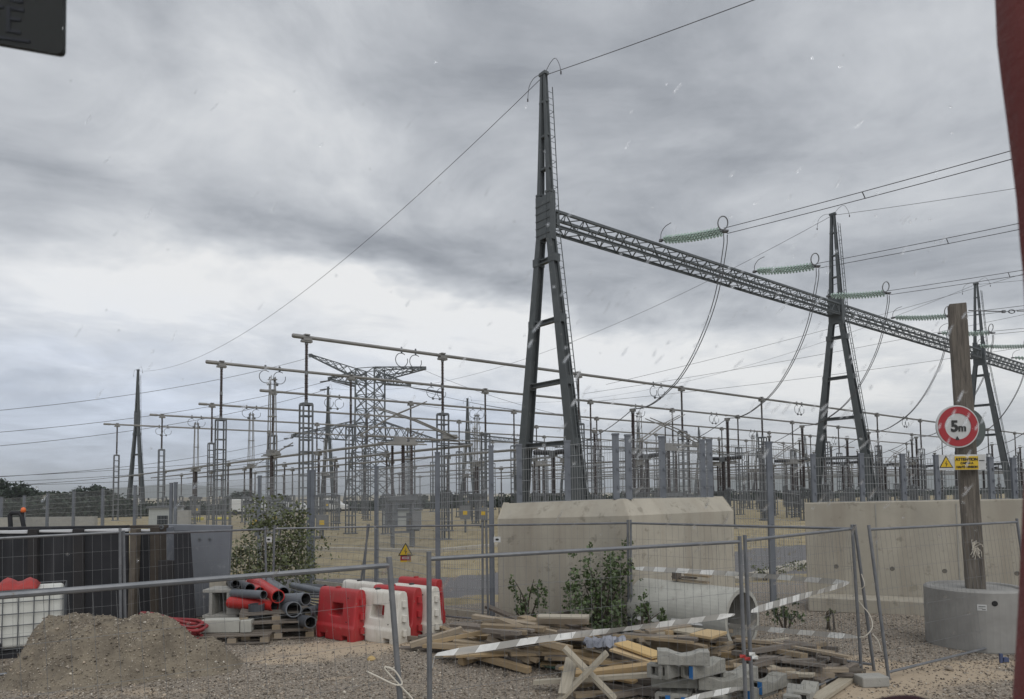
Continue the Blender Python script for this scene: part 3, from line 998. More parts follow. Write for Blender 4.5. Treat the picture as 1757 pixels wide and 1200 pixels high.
for (tn, (nn, u0, sups), rings) in zip(TN, TUBES, RINGS):
    u1 = sups[-1] + 3
    t = thing('busbar_tube', f'{tn} raised aluminium busbar tube in the switchyard', 'busbar', site(u0, nn, TZ), 'raised busbar tubes')
    mb = MB()
    a, b = site(u0, nn, TZ), site(u1, nn, TZ)
    mb.tube([a, b], .088, 10)
    mb.build('tube', M['alu'], t, smooth=False)
    mb = MB().lathe([(0.0, -.02), (.08, .0), (.108, .05), (.108, .62), (.092, .65)], 12, a - D1 * .05, D1)
    mb.build('end_cap', M['alu'], t)
    for ru in rings:
        for s_ in (-.42, .42):
            c = site(ru + s_, nn, TZ - .52)
            mb = MB()
            mb.ring(c, D2, .36, .022, 20, 5, math.radians(20), math.radians(340))
            mb.beam(c + V((0, 0, .38)), c + V((0, 0, .68)), .07, .16)
            mb.lathe([(0, -.09), (.07, -.06), (.09, 0), (.07, .06), (0, .09)], 8, c + V((0, 0, -.42)) - D1 * s_ * .35)
            mb.build('contact_ring', M['galv'], t)
        mb = MB().tube([site(ru - .3, nn, TZ - .93), site(ru + .3, nn, TZ - .93)], .022, 5)
        mb.build('contact_bar', M['galv'], t)
    for k, u in enumerate(sups):
        SUP.put(site(u, nn), ROT, f'{ORD[k]} tall lattice support under the {tn} busbar tube, counting from its capped end', 'tall busbar supports')

# pantograph disconnectors
def panto_template(closed):
    t = thing('closed_pantograph' if closed else 'folded_pantograph', 'x', 'disconnector')
    mb = MB()
    for x in (-.45, .45):
        for y in (-.3, .3):
            mb.box((x, y, 1.1), (.09, .09, 2.2))
    for z in (.7, 1.4, 2.1):
        for y in (-.3, .3):
            mb.box((0, y, z), (.9, .05, .07))
        for x in (-.45, .45):
            mb.box((x, 0, z), (.05, .6, .07))
    mb.box((0, 0, 2.28), (1.3, .9, .2))
    mb.build('stand', M['galv'], t, world=False)
    mb = MB().box((.62, -.1, 1.25), (.42, .55, .8))
    mb.build('drive_box', M['box_grey'], t, world=False)
    mb = MB().box((.835, -.1, 1.2), (.012, .22, .22))
    mb.build('warning_plate', M['sign_yellow'], t, world=False)
    for (x, y, r, s_) in ((-.42, .2, .055, .085), (.05, 0, .07, .115), (.42, -.2, .05, .08)):
        mb = MB()
        insul(mb, 2.4, 4.75, r, s_)
        mb.v = [(p[0] + x, p[1] + y, p[2]) for p in mb.v]
        mb.build('insulator', M['porcelain'], t, world=False)
    mb = MB()
    mb.box((0, 0, 4.84), (1.4, .55, .14)); mb.box((-.1, 0, 5.02), (.6, .4, .24)); mb.box((.5, .1, 4.98), (.3, .3, .16))
    mb.tube([(-1.1, .3, 4.9), (1.0, -.35, 4.88)], .035, 5); mb.tube([(-.9, -.3, 4.8), (1.2, .1, 4.82)], .035, 5)
    mb.tube([(.3, .2, 5.0), (.95, .9, 5.55)], .025, 5); mb.tube([(.5, .2, 5.0), (1.2, .8, 5.5)], .025, 5)
    mb.build('head_gear', M['alu'], t, world=False)
    if closed:
        for y in (-.17, .17):
            for s_ in (-1, 1):
                mb = MB().tube([(s_ * .28, y, 5.05), (s_ * .16, y, 7.1), (s_ * .1, y * .8, 9.45)], .034, 5)
                mb.build('arm', M['alu'], t, world=False)
        mb = MB()
        for z in (7.1, 9.3):
            mb.box((0, 0, z), (.36, .44, .05))
        mb.build('arm_link', M['alu'], t, world=False)
    else:
        for y in (-.22, .22):
            for (p, q) in (((-1.9, y, 5.25), (1.15, y, 6.85)), ((2.6, y, 5.15), (-1.35, y, 6.55))):
                mb = MB().tube([p, V(p).lerp(V(q), .5) + V((0, 0, .12)), q], [.042, .036, .026], 6)
                mb.build('arm', M['alu'], t, world=False)
        mb = MB()
        mb.tube([(-1.9, -.3, 5.25), (-1.9, .3, 5.25)], .04, 6); mb.tube([(2.6, -.4, 5.15), (2.6, .4, 5.15)], .045, 6)
        mb.box((2.3, 0, 5.2), (.7, .3, .2)); mb.tube([(-1.6, 0, 5.2), (2.8, 0, 5.0)], .05, 6)
        mb.build('arm_link', M['alu'], t, world=False)
    return Template(t)
PC, PO = panto_template(True), panto_template(False)
PO.put(H(690, 939), ROT + math.pi / 2 - .35, 'folded pantograph disconnector with spread arms beside the front busbar', 'folded pantographs')
for k, (px, Y) in enumerate(((1147, 39.5), (924, 60.0), (1232, 66), (1360, 62), (1545, 74))):
    p = P(px, 846, Y)
    PO.put((p.x, Y, 0), ROT + math.pi / 2 + (-.2, -.5, -.1, -.3, -.2)[k], ['folded pantograph seen between the doubled fence posts on the chamfered wall', 'folded pantograph seen between the legs of the tallest portal tower', 'folded pantograph behind the doubled posts at the end of the chamfered wall', 'folded pantograph beside the second portal tower', 'folded pantograph just before the sign post'][k], 'folded pantographs')
cp = []
for ti, us in ((1, [14.6, 47, 79]), (3, [19.7, 43, 58]), (4, [18.0, 57]), (2, [36, 79]), (5, [36, 57])):
    for u in us:
        cp.append((u, TUBES[ti][0], TN[ti]))
cnt = {}
for (u, nn, tn) in cp:
    cnt[tn] = cnt.get(tn, 0) + 1
    PC.put(site(u, nn), ROT, f'{ORD[cnt[tn] - 1]} upright pantograph reaching up to the {tn} busbar tube', 'closed pantographs')

# equipment rows between and in front of the busbars
def breaker_template():
    t = thing('circuit_breaker', 'x', 'circuit breaker')
    mb = MB()
    lattice(mb, .7, 0, 2.3, .75)
    mb.box((0, 0, 2.36), (.9, .9, .1))
    mb.build('stand', M['galv'], t, world=False)
    mb = MB(); insul(mb, 2.4, 5.0, .13, .2)
    mb.build('insulator', M['porcelain'], t, world=False)
    for s_ in (-1, 1):
        mb = MB()
        prof = []
        for i in range(14):
            prof += [(.12, .25 + i * .11), (.19, .29 + i * .11), (.12, .33 + i * .11)]
        mb.lathe(prof, 10, (0, 0, 5.25), (s_, 0, .06))
        mb.build('breaking_chamber', M['porc_grey'], t, world=False)
    mb = MB().box((0, 0, 5.2), (.5, .4, .4))
    mb.build('head', M['galv'], t, world=False)
    for s_ in (-1, 1):
        mb = MB().ring((s_ * 1.85, 0, 5.36), (1, 0, 0), .3, .03, 14, 4)
        mb.build('corona_ring', M['galv'], t, world=False)
    mb = MB().box((.1, -.55, 1.3), (.6, .4, .9))
    mb.build('drive_box', M['box_grey'], t, world=False)
    return Template(t)
BRK = breaker_template()
LOWPH = [16.5, 20.9, 25.4] + PHASES + [127, 137, 147]
for i, u in enumerate(LOWPH):
    lead = i < 3
    ph, bay = ORD[i % 3], ('entry', 'first', 'second', 'third', 'fourth')[i // 3]
    if not lead:
        TALL.put(site(u, GN + 1.75), ROT, f'tall brown post insulator under the {ph} dropper of the {bay} gantry span', 'tall post insulators')
        BRK.put(site(u, GN + 9.2), ROT + .15, f'circuit breaker with sideways chambers at the {ph} phase of the {bay} span', 'circuit breakers')
        TALL.put(site(u + .3, GN + 5.4), ROT, f'inner brown instrument post at the {ph} phase of the {bay} span', 'tall post insulators', scale=(.85, .85, .86))
    z = 4.95
    n0 = 29.5 if lead else 36.9
    n1 = 104 if lead else 98
    mb = MB().tube([site(u, n0, z), site(u, n1, z)], .075, 8)
    t = thing('low_busbar', f'low busbar tube crossing the yard at the {ph} phase of the {bay} bay', 'busbar', site(u, n0, z), 'low busbar tubes')
    mb.build('tube', M['alu'], t)
    for k, nn in enumerate((38.6 if not lead else 38.5, 46.0, 55.5, 65.4, 76.0, 88.0) if i < 12 else (46.0, 65.4, 88.0)):
        LOW.put(site(u, nn), ROT, f'{ORD[k]} short support of the low busbar at the {ph} phase of the {bay} bay', 'low busbar supports')
# open lattice switchgear further along, filling the yard behind the sign post
k = 0
for u in (60, 70, 80.5, 91, 101.5, 112, 122.5, 133):
    for nn in (33.8, 36.6, 44.6, 49.0, 52.6, 57.5):
        p = site(u + (k * 37 % 11) * .18, nn)
        (LOW, TALL, LOW, TALL, TALL)[k % 5].put(p, ROT, f'{ORD[k % 20]} loose switchgear post in the {("front", "second", "third")[k // 20]} batch along the yard behind the long retaining wall', 'switchgear posts', scale=(1, 1, 1.0 + .12 * ((k * 7) % 5 - 2)))
        k += 1

# ------------------------------------------------------------------ lattice pylon behind the yard
def pylon():
    Y = 170.0
    c = P(635, 850, Y)
    t = thing('lattice_pylon', 'large lattice transmission pylon with three pairs of arms beyond the busbars', 'pylon', (c.x, Y, gz(c.x, Y)))
    q = lambda px, py: P(px, py, Y) - V((c.x, Y, gz(c.x, Y)))
    zt, z2, z3 = q(635, 634).z, q(635, 655).z, q(635, 752).z
    ax = D1 * .55 - D2 * .835
    ay = V((-ax.y, ax.x, 0))
    def sec(h, z): return [ax * (sx * h) + ay * (sy * h) + V((0, 0, z)) for sx, sy in ((-1, -1), (1, -1), (1, 1), (-1, 1))]
    lv = [(5.2, 0), (3.9, z3 * .48), (2.75, z3), (2.6, (z3 + z2) / 2), (2.6, z2), (2.5, zt)]
    def lace(mb, h0, z0, h1, z1, k, r=.16):
        for i in range(k):
            a = sec(h0 + (h1 - h0) * i / k, z0 + (z1 - z0) * i / k)
            b = sec(h0 + (h1 - h0) * (i + 1) / k, z0 + (z1 - z0) * (i + 1) / k)
            for j in range(4):
                m_ = (j + 1) % 4
                mb.beam(a[j], b[m_], r, r); mb.beam(a[m_], b[j], r, r)
                mb.beam(b[j], b[m_], r, r)
    mb = MB()
    for (h0, z0), (h1, z1) in zip(lv[:-1], lv[1:]):
        for a, b in zip(sec(h0, z0), sec(h1, z1)):
            mb.beam(a, b, .34, .34)
    mb.build('legs', M['gantry'], t, world=False)
    mb = MB()
    for ((h0, z0), (h1, z1)), k in zip(zip(lv[:-1], lv[1:]), (2, 3, 2, 2, 1)):
        lace(mb, h0, z0, h1, z1, k)
    mb.build('bracing', M['gantry'], t, world=False)
    def arm(name, root_z0, root_z1, tip, n_):
        s_ = 1 if tip.dot(ax) > 0 else -1
        mb = MB()
        roots = [ax * (s_ * 2.6) + ay * (yy * 2.4) + V((0, 0, zz)) for zz in (root_z0, root_z1) for yy in (-1, 1)]
        tips = [tip + ay * (yy * .35) + V((0, 0, zz)) for zz in (-.25, .25) for yy in (-1, 1)]
        for a, b in zip(roots, tips):
            mb.beam(a, b, .24, .24)
        for (i, j) in ((0, 1), (2, 3), (0, 2), (1, 3)):
            for k in range(n_):
                f, g = k / n_, (k + 1) / n_
                mb.beam(roots[i].lerp(tips[i], f), roots[j].lerp(tips[j], g), .13, .13)
                mb.beam(roots[j].lerp(tips[j], f), roots[i].lerp(tips[i], g), .13, .13)
        mb.box(tip, (.9, .9, .7))
        mb.build(name, M['gantry'], t, world=False)
    def tipat(px, py):
        p = q(px, py)
        L = p.x / ax.x
        Yt = Y + ax.y * L
        pw = P(px, py, Yt)
        for _ in range(4):
            L = (pw.x - c.x) / ax.x
            pw = P(px, py, Y + ax.y * L)
        return pw - V((c.x, Y, gz(c.x, Y)))
    tips = [tipat(533, 610), tipat(728, 632), tipat(566, 650), tipat(702, 661), tipat(503, 748), tipat(752, 757)]
    arm('earth_arm', z2 + .5, zt, tips[0], 6); arm('earth_arm', z2 + .5, zt, tips[1], 5)
    arm('cross_arm', z2 - .6, z2 + 2.2, tips[2], 5); arm('cross_arm', z2 - .6, z2 + 2.2, tips[3], 5)
    arm('cross_arm', z3 - .6, z3 + 4.2, tips[4], 7); arm('cross_arm', z3 - .6, z3 + 4.2, tips[5], 7)
    base = V((c.x, Y, gz(c.x, Y)))
    lab = ['topmost', 'upper', 'lower']
    for i, (tp, ends) in enumerate(((tips[0], [(-140, 716)]), (tips[2], [(-140, 752), (-140, 776)]), (tips[4], [(-140, 824), (-140, 838)]))):
        for j, (px, py) in enumerate(ends):
            e = P(px, py, 105)
            s = base + tp - V((0, 0, .5 + j * 2.0))
            mb = MB()
            if i:
                d = (e - s).normalized()
                mb.tube([s, s + d * 3.2], .17, 6)
            mb.tube(sag_line(s, e, 2.0 + .3 * j, 20), .055, 4)
            tag(mb.build('transmission_line', M['cable']), f'{("single", "paired")[j]} line running away from the {lab[i]} arm of the lattice pylon past the shoring panels', 'power line', 'lines from the lattice pylon')
    for i, (tp, (px, py)) in enumerate(((tips[1], (1010, 722)), (tips[3], (985, 712)), (tips[5], (1010, 770)), (tips[2], (800, 705)), (tips[3], (1002, 716)))):
        e = P(px, py, 150)
        s = base + tp - V((0, 0, .5))
        d = (e - s).normalized()
        mb = MB()
        if i: mb.tube([s, s + d * 5.5], [.05, .22], 6); mb.tube([s + d * 5.5, s + d * 9], [.26, .26], 6)
        mb.tube(sag_line(s, e, 1.2, 20), .05, 4)
        tag(mb.build('transmission_line', M['cable']), f'{ORD[i]} line sloping down from the lattice pylon to the far gantry', 'power line', 'lines from the lattice pylon')
pylon()
for i, (a, b) in enumerate((((-60, 820), (560, 775)), ((-60, 829), (470, 792)), ((-60, 834), (520, 806)))):
    mb = MB().tube(sag_line(P(a[0], a[1], 120), P(b[0], b[1], 128), .6, 14), .05, 4)
    tag(mb.build('transmission_line', M['cable']), f'{ORD[i]} low power line over the trees behind the shoring panels', 'power line', 'low lines over the trees')
for i, (a, b) in enumerate((((1000, 676), (1757, 540)), ((1010, 690), (1757, 596)), ((1040, 660), (1757, 470)))):
    mb = MB().tube(sag_line(P(a[0], a[1], 165), P(b[0], b[1], 150), .8, 20), .05, 4)
    tag(mb.build('transmission_line', M['cable']), f'{ORD[i]} hair-thin line crossing the bright sky behind the gantry girder', 'power line', 'thin lines behind the gantry')

# ------------------------------------------------------------------ yard details
t = thing('control_kiosk', 'pale grey flat-roofed kiosk standing among the busbar supports', 'kiosk', (H(690, 905).x, 52, 0))
kx = P(688, 872, 52)
b0 = P(656, 900, 52); b1 = P(716, 900, 52)
mb = MB().box(((b0.x + b1.x) / 2, 53.2, kx.z / 2 - .1), (b1.x - b0.x, 2.4, kx.z - .2)); mb.build('wall', M['kiosk'], t)
mb = MB().box(((b0.x + b1.x) / 2, 53.2, kx.z - .12), (b1.x - b0.x + .25, 2.65, .12)); mb.build('roof', M['galv'], t)
mb = MB().box((b0.x + .7, 51.98, .95), (.9, .06, 1.8)); mb.build('door', M['galv2'], t)
for i, (px, Y) in enumerate(((640, 887), (585, 892), (420, 885), (940, 880), (1040, 878))):
    pass
def cable_trench():
    for i, (a, b, l) in enumerate(((H(420, 941), H(757, 948), 'concrete cable trench lid line crossing the dry grass before the supports'), (H(757, 946), H(1010, 924), 'second length of concrete trench lids running back past the wall'), (H(1262, 908), H(1400, 904), 'concrete trench lids seen through the gap between walls'), (H(1262, 1000), H(1390, 968), 'pale kerb edging the service road in the wall gap'))):
        L = (b - a).length
        t = thing('trench_cover', l, 'kerb', a)
        k = max(int(L / .62), 3)
        me = MB().box((0, 0, 0), (L / k - .02, .42, .14)).mesh('slab', M['concrete'])
        ang = math.atan2(b.y - a.y, b.x - a.x)
        for j in range(k):
            p = a.lerp(b, (j + .5) / k) - a
            obj('slab', me, t, (p.x, p.y, .05 + rnd.uniform(-.008, .008)), (0, 0, ang + rnd.uniform(-.01, .01)))
cable_trench()
# little yellow plates on cabinets
for i, (px, py, Y) in enumerate(((708, 896, 33.2), (798, 880, 44), (829, 881, 50), (437, 896, 42), (552, 897, 40), (880, 884, 56))):
    p = P(px, py, Y)
    t = thing('marshalling_box', ['yellow-plated cabinet below the folded pantograph', 'yellow-plated cabinet beyond the tall fence corner post', 'yellow-plated cabinet beside the chamfered wall end', 'yellow-plated cabinet behind the bushy shrub', 'yellow-plated cabinet behind the tall fence by the shrub', 'yellow-plated cabinet seen over the chamfered wall edge'][i], 'cabinet', (p.x, Y, 0), 'cabinets with yellow plates')
    mb = MB().box((p.x, Y + .2, p.z), (.62, .35, .85)); mb.build('cabinet', M['box_grey'], t)
    mb = MB().box((p.x, Y + .2, (p.z - .42) / 2), (.12, .12, p.z - .42)); mb.build('stand', M['galv'], t)
    mb = MB().box((p.x, Y + .018, p.z), (.28, .012, .26)); mb.build('plate', M['sign_yellow'], t)

# vehicles and machines far across the yard
def far_vehicle(name, label, cat, px, py, Y, L, Hh, m, cab=True):
    p = P(px, py, Y)
    g = gz(p.x, Y)
    t = thing(name, label, cat, (p.x, Y, g))
    mb = MB()
    prof = [(-L / 2, .45), (L / 2, .45), (L / 2, Hh * .55), (L * .36, Hh * .62), (L * .22, Hh), (-L / 2 + .1, Hh), (-L / 2, Hh * .9)]
    mb.prism(prof, (p.x, Y - .9, g), (1, 0, 0), (0, 0, 1), (0, 1.8, 0))
    bevel(mb.build('body', m, t), .08, 2)
    mb = MB().box((p.x + L * .05, Y - .91, g + Hh * .78), (L * .3, .04, Hh * .25)); mb.build('window', M['dark_glass'], t)
    for sx in (-.32, .32):
        mb = MB().lathe([(.2, -.1), (.36, -.1), (.36, .1), (.2, .1)], 12, (p.x + sx * L, Y - .85, g + .36), (0, 1, 0)); mb.build('wheel', M['rubber'], t)
for i, a in enumerate(((428, 884, 88, 4.6, 2.0, 'white van parked behind the bushy shrub'), (475, 886, 92, 4.4, 1.6, 'white car parked beyond the shrub'), (565, 884, 95, 4.8, 1.9, 'white van parked by the distant hedge beside the lattice supports'), (505, 886, 92, 4.2, 1.5, 'white car parked between the far portal legs'))):
    far_vehicle('parked_van' if 'van' in a[5] else 'parked_car', a[5], 'van' if 'van' in a[5] else 'car', a[0], a[1], a[2], a[3], a[4], M['white_veh'])
def yellow_machine(px, label, lettering, Y=72):
    p = P(px, 896, Y)
    t = thing('yellow_machine', label, 'machine', (p.x, Y, gz(p.x, Y)), 'yellow machines')
    zt, zb = P(px, 888, Y).z, P(px, 897, Y).z
    mb = MB().box((p.x, Y, (zt + zb) / 2), (1.35, .8, zt - zb)); bevel(mb.build('hood', M['yellow'], t), .06)
    mb = MB()
    mb.box((p.x, Y, zb / 2), (1.0, .7, zb)); mb.build('chassis', M['box_grey'], t)
    if lettering:
        text_mesh('LAMBERT', .26, (p.x, Y - .41, (zt + zb) / 2 - .1), M['sign_black'], t, 'lettering')
def text_mesh(body, size, loc, m, parent, name, bold=.012, ax=(1, 0, 0), up=(0, 0, 1), depth=.004, align='CENTER', sx=1.0):
    cu = bpy.data.curves.new(name, 'FONT')
    cu.body, cu.size, cu.extrude, cu.offset = body, size, depth, bold * size
    cu.align_x = align
    to = bpy.data.objects.new(name, cu)
    COL.objects.link(to)
    bpy.context.view_layer.update()
    me = bpy.data.meshes.new_from_object(to.evaluated_get(bpy.context.evaluated_depsgraph_get()))
    bpy.data.objects.remove(to)
    me.materials.clear()
    me.materials.append(m)
    x, z = V(ax).normalized(), V(up).normalized()
    y = z.cross(x)
    mt = Matrix(((x.x * sx, z.x, -y.x, 0), (x.y * sx, z.y, -y.y, 0), (x.z * sx, z.z, -y.z, 0), (0, 0, 0, 1)))
    me.transform(mt)
    return obj(name, me, parent, V(loc) - (wloc(parent) if parent else V((0, 0, 0))))
yellow_machine(336, 'yellow lettered machine hood beyond the grey shoring plate', True)
yellow_machine(380, 'yellow sloping machine hood beside the lettered one', False)

# long cream building, low walls
def far_building():
    Y = 420
    a, b = P(312, 852, Y), P(392, 858, Y)
    g = -4.5
    t = thing('long_building', 'long cream building with a row of dark windows under the hill', 'building', (a.x, Y, g))
    z1 = P(340, 855, Y).z
    mb = MB().box(((a.x + b.x) / 2, Y + 8, (z1 + g) / 2), (b.x - a.x, 16, z1 - g)); mb.build('wall', M['cream_wall'], t)
    mb = MB().box(((a.x + b.x) / 2, Y + 8, z1 + .2), (b.x - a.x + .8, 16.8, .5)); mb.build('roof', M['cream_wall'], t)
    me = MB().box((0, 0, 0), (1.5, .2, 1.4)).mesh('window', M['dark_glass'])
    for i in range(11):
        obj('window', me, t, ((b.x - a.x) * (i + .7) / 11.5, -.05, z1 - g - 2.4))
far_building()
def low_wall(px0, px1, py, Y, h, label):
    a, b = P(px0, py, Y), P(px1, py, Y)
    t = MB().box(((a.x + b.x) / 2, Y, a.z - h / 2), (b.x - a.x, .25, h)).build('precast_wall', M['concrete_g'])
    tag(t, label, 'wall', 'precast walls behind the fence')
low_wall(-80, 165, 889, 33, 2.2, 'grey precast wall behind the fence above the black shoring panels')
low_wall(300, 326, 876, 30, 2.0, 'dusty grey precast block behind the grey shoring plate')
p = P(245, 880, 40)
t = thing('site_hut', 'small pale frame hut behind the fence corner post', 'hut', (p.x, 40, 0))
hz = P(262, 872, 40).z
hx0, hx1 = P(252, 880, 40).x, P(289, 880, 40).x
mb = MB().box(((hx0 + hx1) / 2, 41, hz / 2), (hx1 - hx0, 1.6, hz)); mb.build('wall', M['kiosk'], t)
mb = MB().box(((hx0 + hx1) / 2, 41, hz + .05), (hx1 - hx0 + .2, 1.9, .1)); mb.build('roof', M['galv'], t)
mb = MB().box(((hx0 + hx1) / 2 + .2, 40.17, hz * .62), (.6, .05, .5)); mb.build('window', M['dark_glass'], t)

# ------------------------------------------------------------------ vegetation
def leaf_cloud(mb, c, rad, n_, size, rg, flat=1.0, shell=.45):
    for _ in range(n_):
        d = V((rg.gauss(0, 1), rg.gauss(0, 1), rg.gauss(0, 1))).normalized()
        r = (shell + (1 - shell) * rg.random()) if rg.random() < .8 else rg.random()
        p = V(c) + V((d.x * rad[0], d.y * rad[1], d.z * rad[2])) * r
        leaf(mb, p, size * rg.uniform(.6, 1.3), rg)
def leaf(mb, p, s_, rg):
    a = V((rg.gauss(0, 1), rg.gauss(0, 1), rg.gauss(0, .8))).normalized()
    b = a.orthogonal().normalized()
    b = (Matrix.Rotation(rg.uniform(0, 6.3), 3, a) @ b)
    p = V(p)
    mb.add([p - a * s_ * .55, p + b * s_ * .36, p + a * s_ * .6, p - b * s_ * .36], [(0, 1, 2, 3)])

def shrub(name, label, base, blobs, n_, size, m, stems=5, group=None, extra=None, seed=1):
    rg = random.Random(seed)
    base = V(base)
    t = thing(name, label, 'shrub', base, group)
    mb = MB()
    tot = sum(b[1][0] * b[1][2] for b in blobs)
    for c, rad in blobs:
        k = int(n_ * rad[0] * rad[2] / tot)
        twigs = [V(c) + V((rg.gauss(0, .5) * rad[0], rg.gauss(0, .5) * rad[1], rg.gauss(0, .5) * rad[2])) for _ in range(max(6, k // 16))]
        for _ in range(k):
            q = rg.choice(twigs)
            p = q + V((rg.gauss(0, .14) * rad[0], rg.gauss(0, .14) * rad[1], rg.gauss(0, .16) * rad[2])) * 1.2
            if p.z < base.z + .03: p.z = base.z + .03 + rg.random() * .1
            leaf(mb, p, size * rg.uniform(.6, 1.3), rg)
    mb.build('foliage', m, t)
    if extra:
        mb = MB()
        for c, rad in blobs:
            leaf_cloud(mb, c, rad, extra[1], extra[2], rg)
        mb.build('seed_tufts', extra[0], t)['kind'] = 'stuff'
    mb = MB()
    for i in range(stems):
        c, rad = blobs[i % len(blobs)]
        tip = V(c) + V((rg.uniform(-.5, .5) * rad[0], rg.uniform(-.4, .4) * rad[1], rad[2] * rg.uniform(.3, .9)))
        b0 = base + V((rg.uniform(-.06, .06), rg.uniform(-.06, .06), -.02))
        mb.tube(spline([b0, b0.lerp(tip, .5) + V((rg.uniform(-.08, .08), 0, .1)), tip], 4), [.022 - .016 * k / 8 for k in range(9)], 5)
    mb.build('stems', M['bark'], t)
    return t
def blob(px, py, Y, rx, rz, ry=None):
    return (P(px, py, Y), (rx, ry or rx * .8, rz))
Yb = 17.3
shrub('bushy_shrub', 'large loose olive-green shrub between the shoring plate and the tall mesh fence', (P(465, 1000, Yb).x, Yb, 0), [blob(430, 985, Yb, .75, .5), blob(470, 940, Yb, .9, .75), blob(515, 965, Yb, .5, .85), blob(452, 890, Yb, .55, .45), blob(500, 895, Yb, .45, .45), blob(410, 950, Yb, .45, .35), blob(520, 915, Yb + .3, .3, .4), blob(465, 975, Yb, 1.0, .5)], 4700, .078, M['leaf_olive'], 13, None, (M['leaf_pale'], 22, .045), 5)
Ys = 12.1
shrub('poplar_sapling', 'dense dark poplar sapling in front of the wall corner behind the timber', (P(1030, 1080, Ys).x, Ys, 0), [blob(1030, 1050, Ys, .5, .4), blob(1050, 1010, Ys, .42, .4), blob(1010, 985, Ys, .22, .3), blob(1055, 965, Ys, .25, .28), blob(990, 1015, Ys, .24, .25), blob(1040, 1075, Ys, .4, .25), blob(1078, 975, Ys - .1, .12, .16)], 2900, .060, M['leaf'], 9, 'poplar saplings by the wall', None, 6)
shrub('poplar_sapling', 'sparse poplar sapling with thin arching shoots before the wall', (P(905, 1078, 12.6).x, 12.6, 0), [blob(900, 1035, 12.6, .16, .35), blob(880, 1010, 12.6, .12, .2), blob(920, 1010, 12.6, .18, .2), blob(935, 1035, 12.6, .14, .25), blob(890, 1060, 12.6, .18, .2), blob(912, 1062, 12.6, .25, .14)], 620, .062, M['leaf'], 6, 'poplar saplings by the wall', None, 7)
shrub('weed_clump', 'small leafy weed growing against the concrete pipe', (P(1105, 1085, 11.3).x, 11.3, 0), [blob(1105, 1055, 11.3, .14, .2), blob(1135, 1062, 11.3, .12, .12), blob(1100, 1040, 11.3, .08, .1)], 330, .055, M['leaf'], 4, None, None, 8)
shrub('weed_clump', 'green weed clump at the foot of the retaining wall by the pipe mouth', (P(1350, 1070, 12.6).x, 12.6, 0), [blob(1352, 1054, 12.6, .18, .17), blob(1330, 1050, 12.6, .1, .17), blob(1372, 1060, 12.6, .1, .1)], 420, .05, M['leaf'], 4, None, None, 9)
shrub('weed_clump', 'low weeds under the road kerb in the wall gap', (P(1312, 985, 19.5).x, 19.5, 0), [blob(1312, 980, 19.5, .35, .14), blob(1365, 972, 19.5, .5, .1)], 420, .06, M['leaf_olive'], 3, None, None, 10)
shrub('dry_weed', 'thin dry weed stalk before the retaining wall footing', (P(1425, 1068, 12.6).x, 12.6, 0), [blob(1425, 1058, 12.6, .1, .14)], 60, .045, M['leaf_olive'], 4, None, None, 12)
# tufts in the dry yard
rg = random.Random(4)
mb = MB()
for _ in range(900):
    y = 21 + 45 * rg.random() ** 1.4
    x = rg.uniform(-.75, .85) * y
    s_ = rg.uniform(.05, .16)
    for k in range(5):
        a = rg.uniform(0, 6.3)
        d = V((math.cos(a) * .5, math.sin(a) * .5, 1.0)) * s_ * rg.uniform(.7, 1.6)
        b = V((-math.sin(a), math.cos(a), 0)) * .012
        q = V((x + rg.uniform(-.1, .1), y + rg.uniform(-.1, .1), 0))
        mb.add([q - b, q + b, q + d], [(0, 1, 2)])
M['straw'] = mat('dry_straw', (.30, .25, .13), .9, 0, island=.4)
tag(mb.build('dry_grass', M['straw']), 'scattered dry grass tufts across the switchyard', None, None, 'stuff')

def tree_mesh(seed, h, w_, n_, size, pine=False):
    rg = random.Random(seed)
    mb = MB()
    k = 9
    for i in range(k):
        if pine:
            c = V((rg.uniform(-.5, .5) * w_, rg.uniform(-.5, .5) * w_, h * rg.uniform(.62, .9)))
            rad = (w_ * rg.uniform(.3, .5), w_ * rg.uniform(.3, .5), h * rg.uniform(.08, .15))
        else:
            c = V((rg.uniform(-.6, .6) * w_, rg.uniform(-.6, .6) * w_, h * rg.uniform(.3, .82)))
            rad = (w_ * rg.uniform(.35, .6), w_ * rg.uniform(.35, .6), h * rg.uniform(.12, .22))
        leaf_cloud(mb, c, rad, n_ // k, size, rg)
    crown = mb
    mb2 = MB()
    mb2.tube([(0, 0, -.3), (.1, 0, h * .35), (0, .1, h * .7)], [h * .03, h * .022, h * .01], 6)
    for i in range(5):
        a = rg.uniform(0, 6.3)
        mb2.tube([(.05, 0, h * (.3 + .06 * i)), (math.cos(a) * w_ * .5, math.sin(a) * w_ * .5, h * (.5 + .07 * i))], [h * .012, h * .005], 4)
    return crown, mb2
TREES = []
for i, (h, w_, pn) in enumerate(((7, 3.2, False), (8, 2.6, False), (9, 4.2, True), (6, 3.6, False))):
    cr, tr = tree_mesh(20 + i, h, w_, 1500, .55, pn)
    t = thing('broadleaf_tree' if not pn else 'umbrella_pine', 'x', 'tree')
    cr.build('crown', M['leaf_far' if i % 2 else 'leaf_far2'], t, world=False)
    tr.build('trunk', M['bark'], t, world=False)
    TREES.append((Template(t), h))
def tree_at(px, py_top, Y, kind, label):
    tp, h = TREES[kind]
    p = P(px, py_top, Y)
    g = gz(p.x, Y)
    s_ = max((p.z - g) / (h * .97), .3)
    tp.put((p.x, Y, g), rnd.uniform(0, 6.3), label, 'trees beyond the switchyard', (s_, s_, s_))
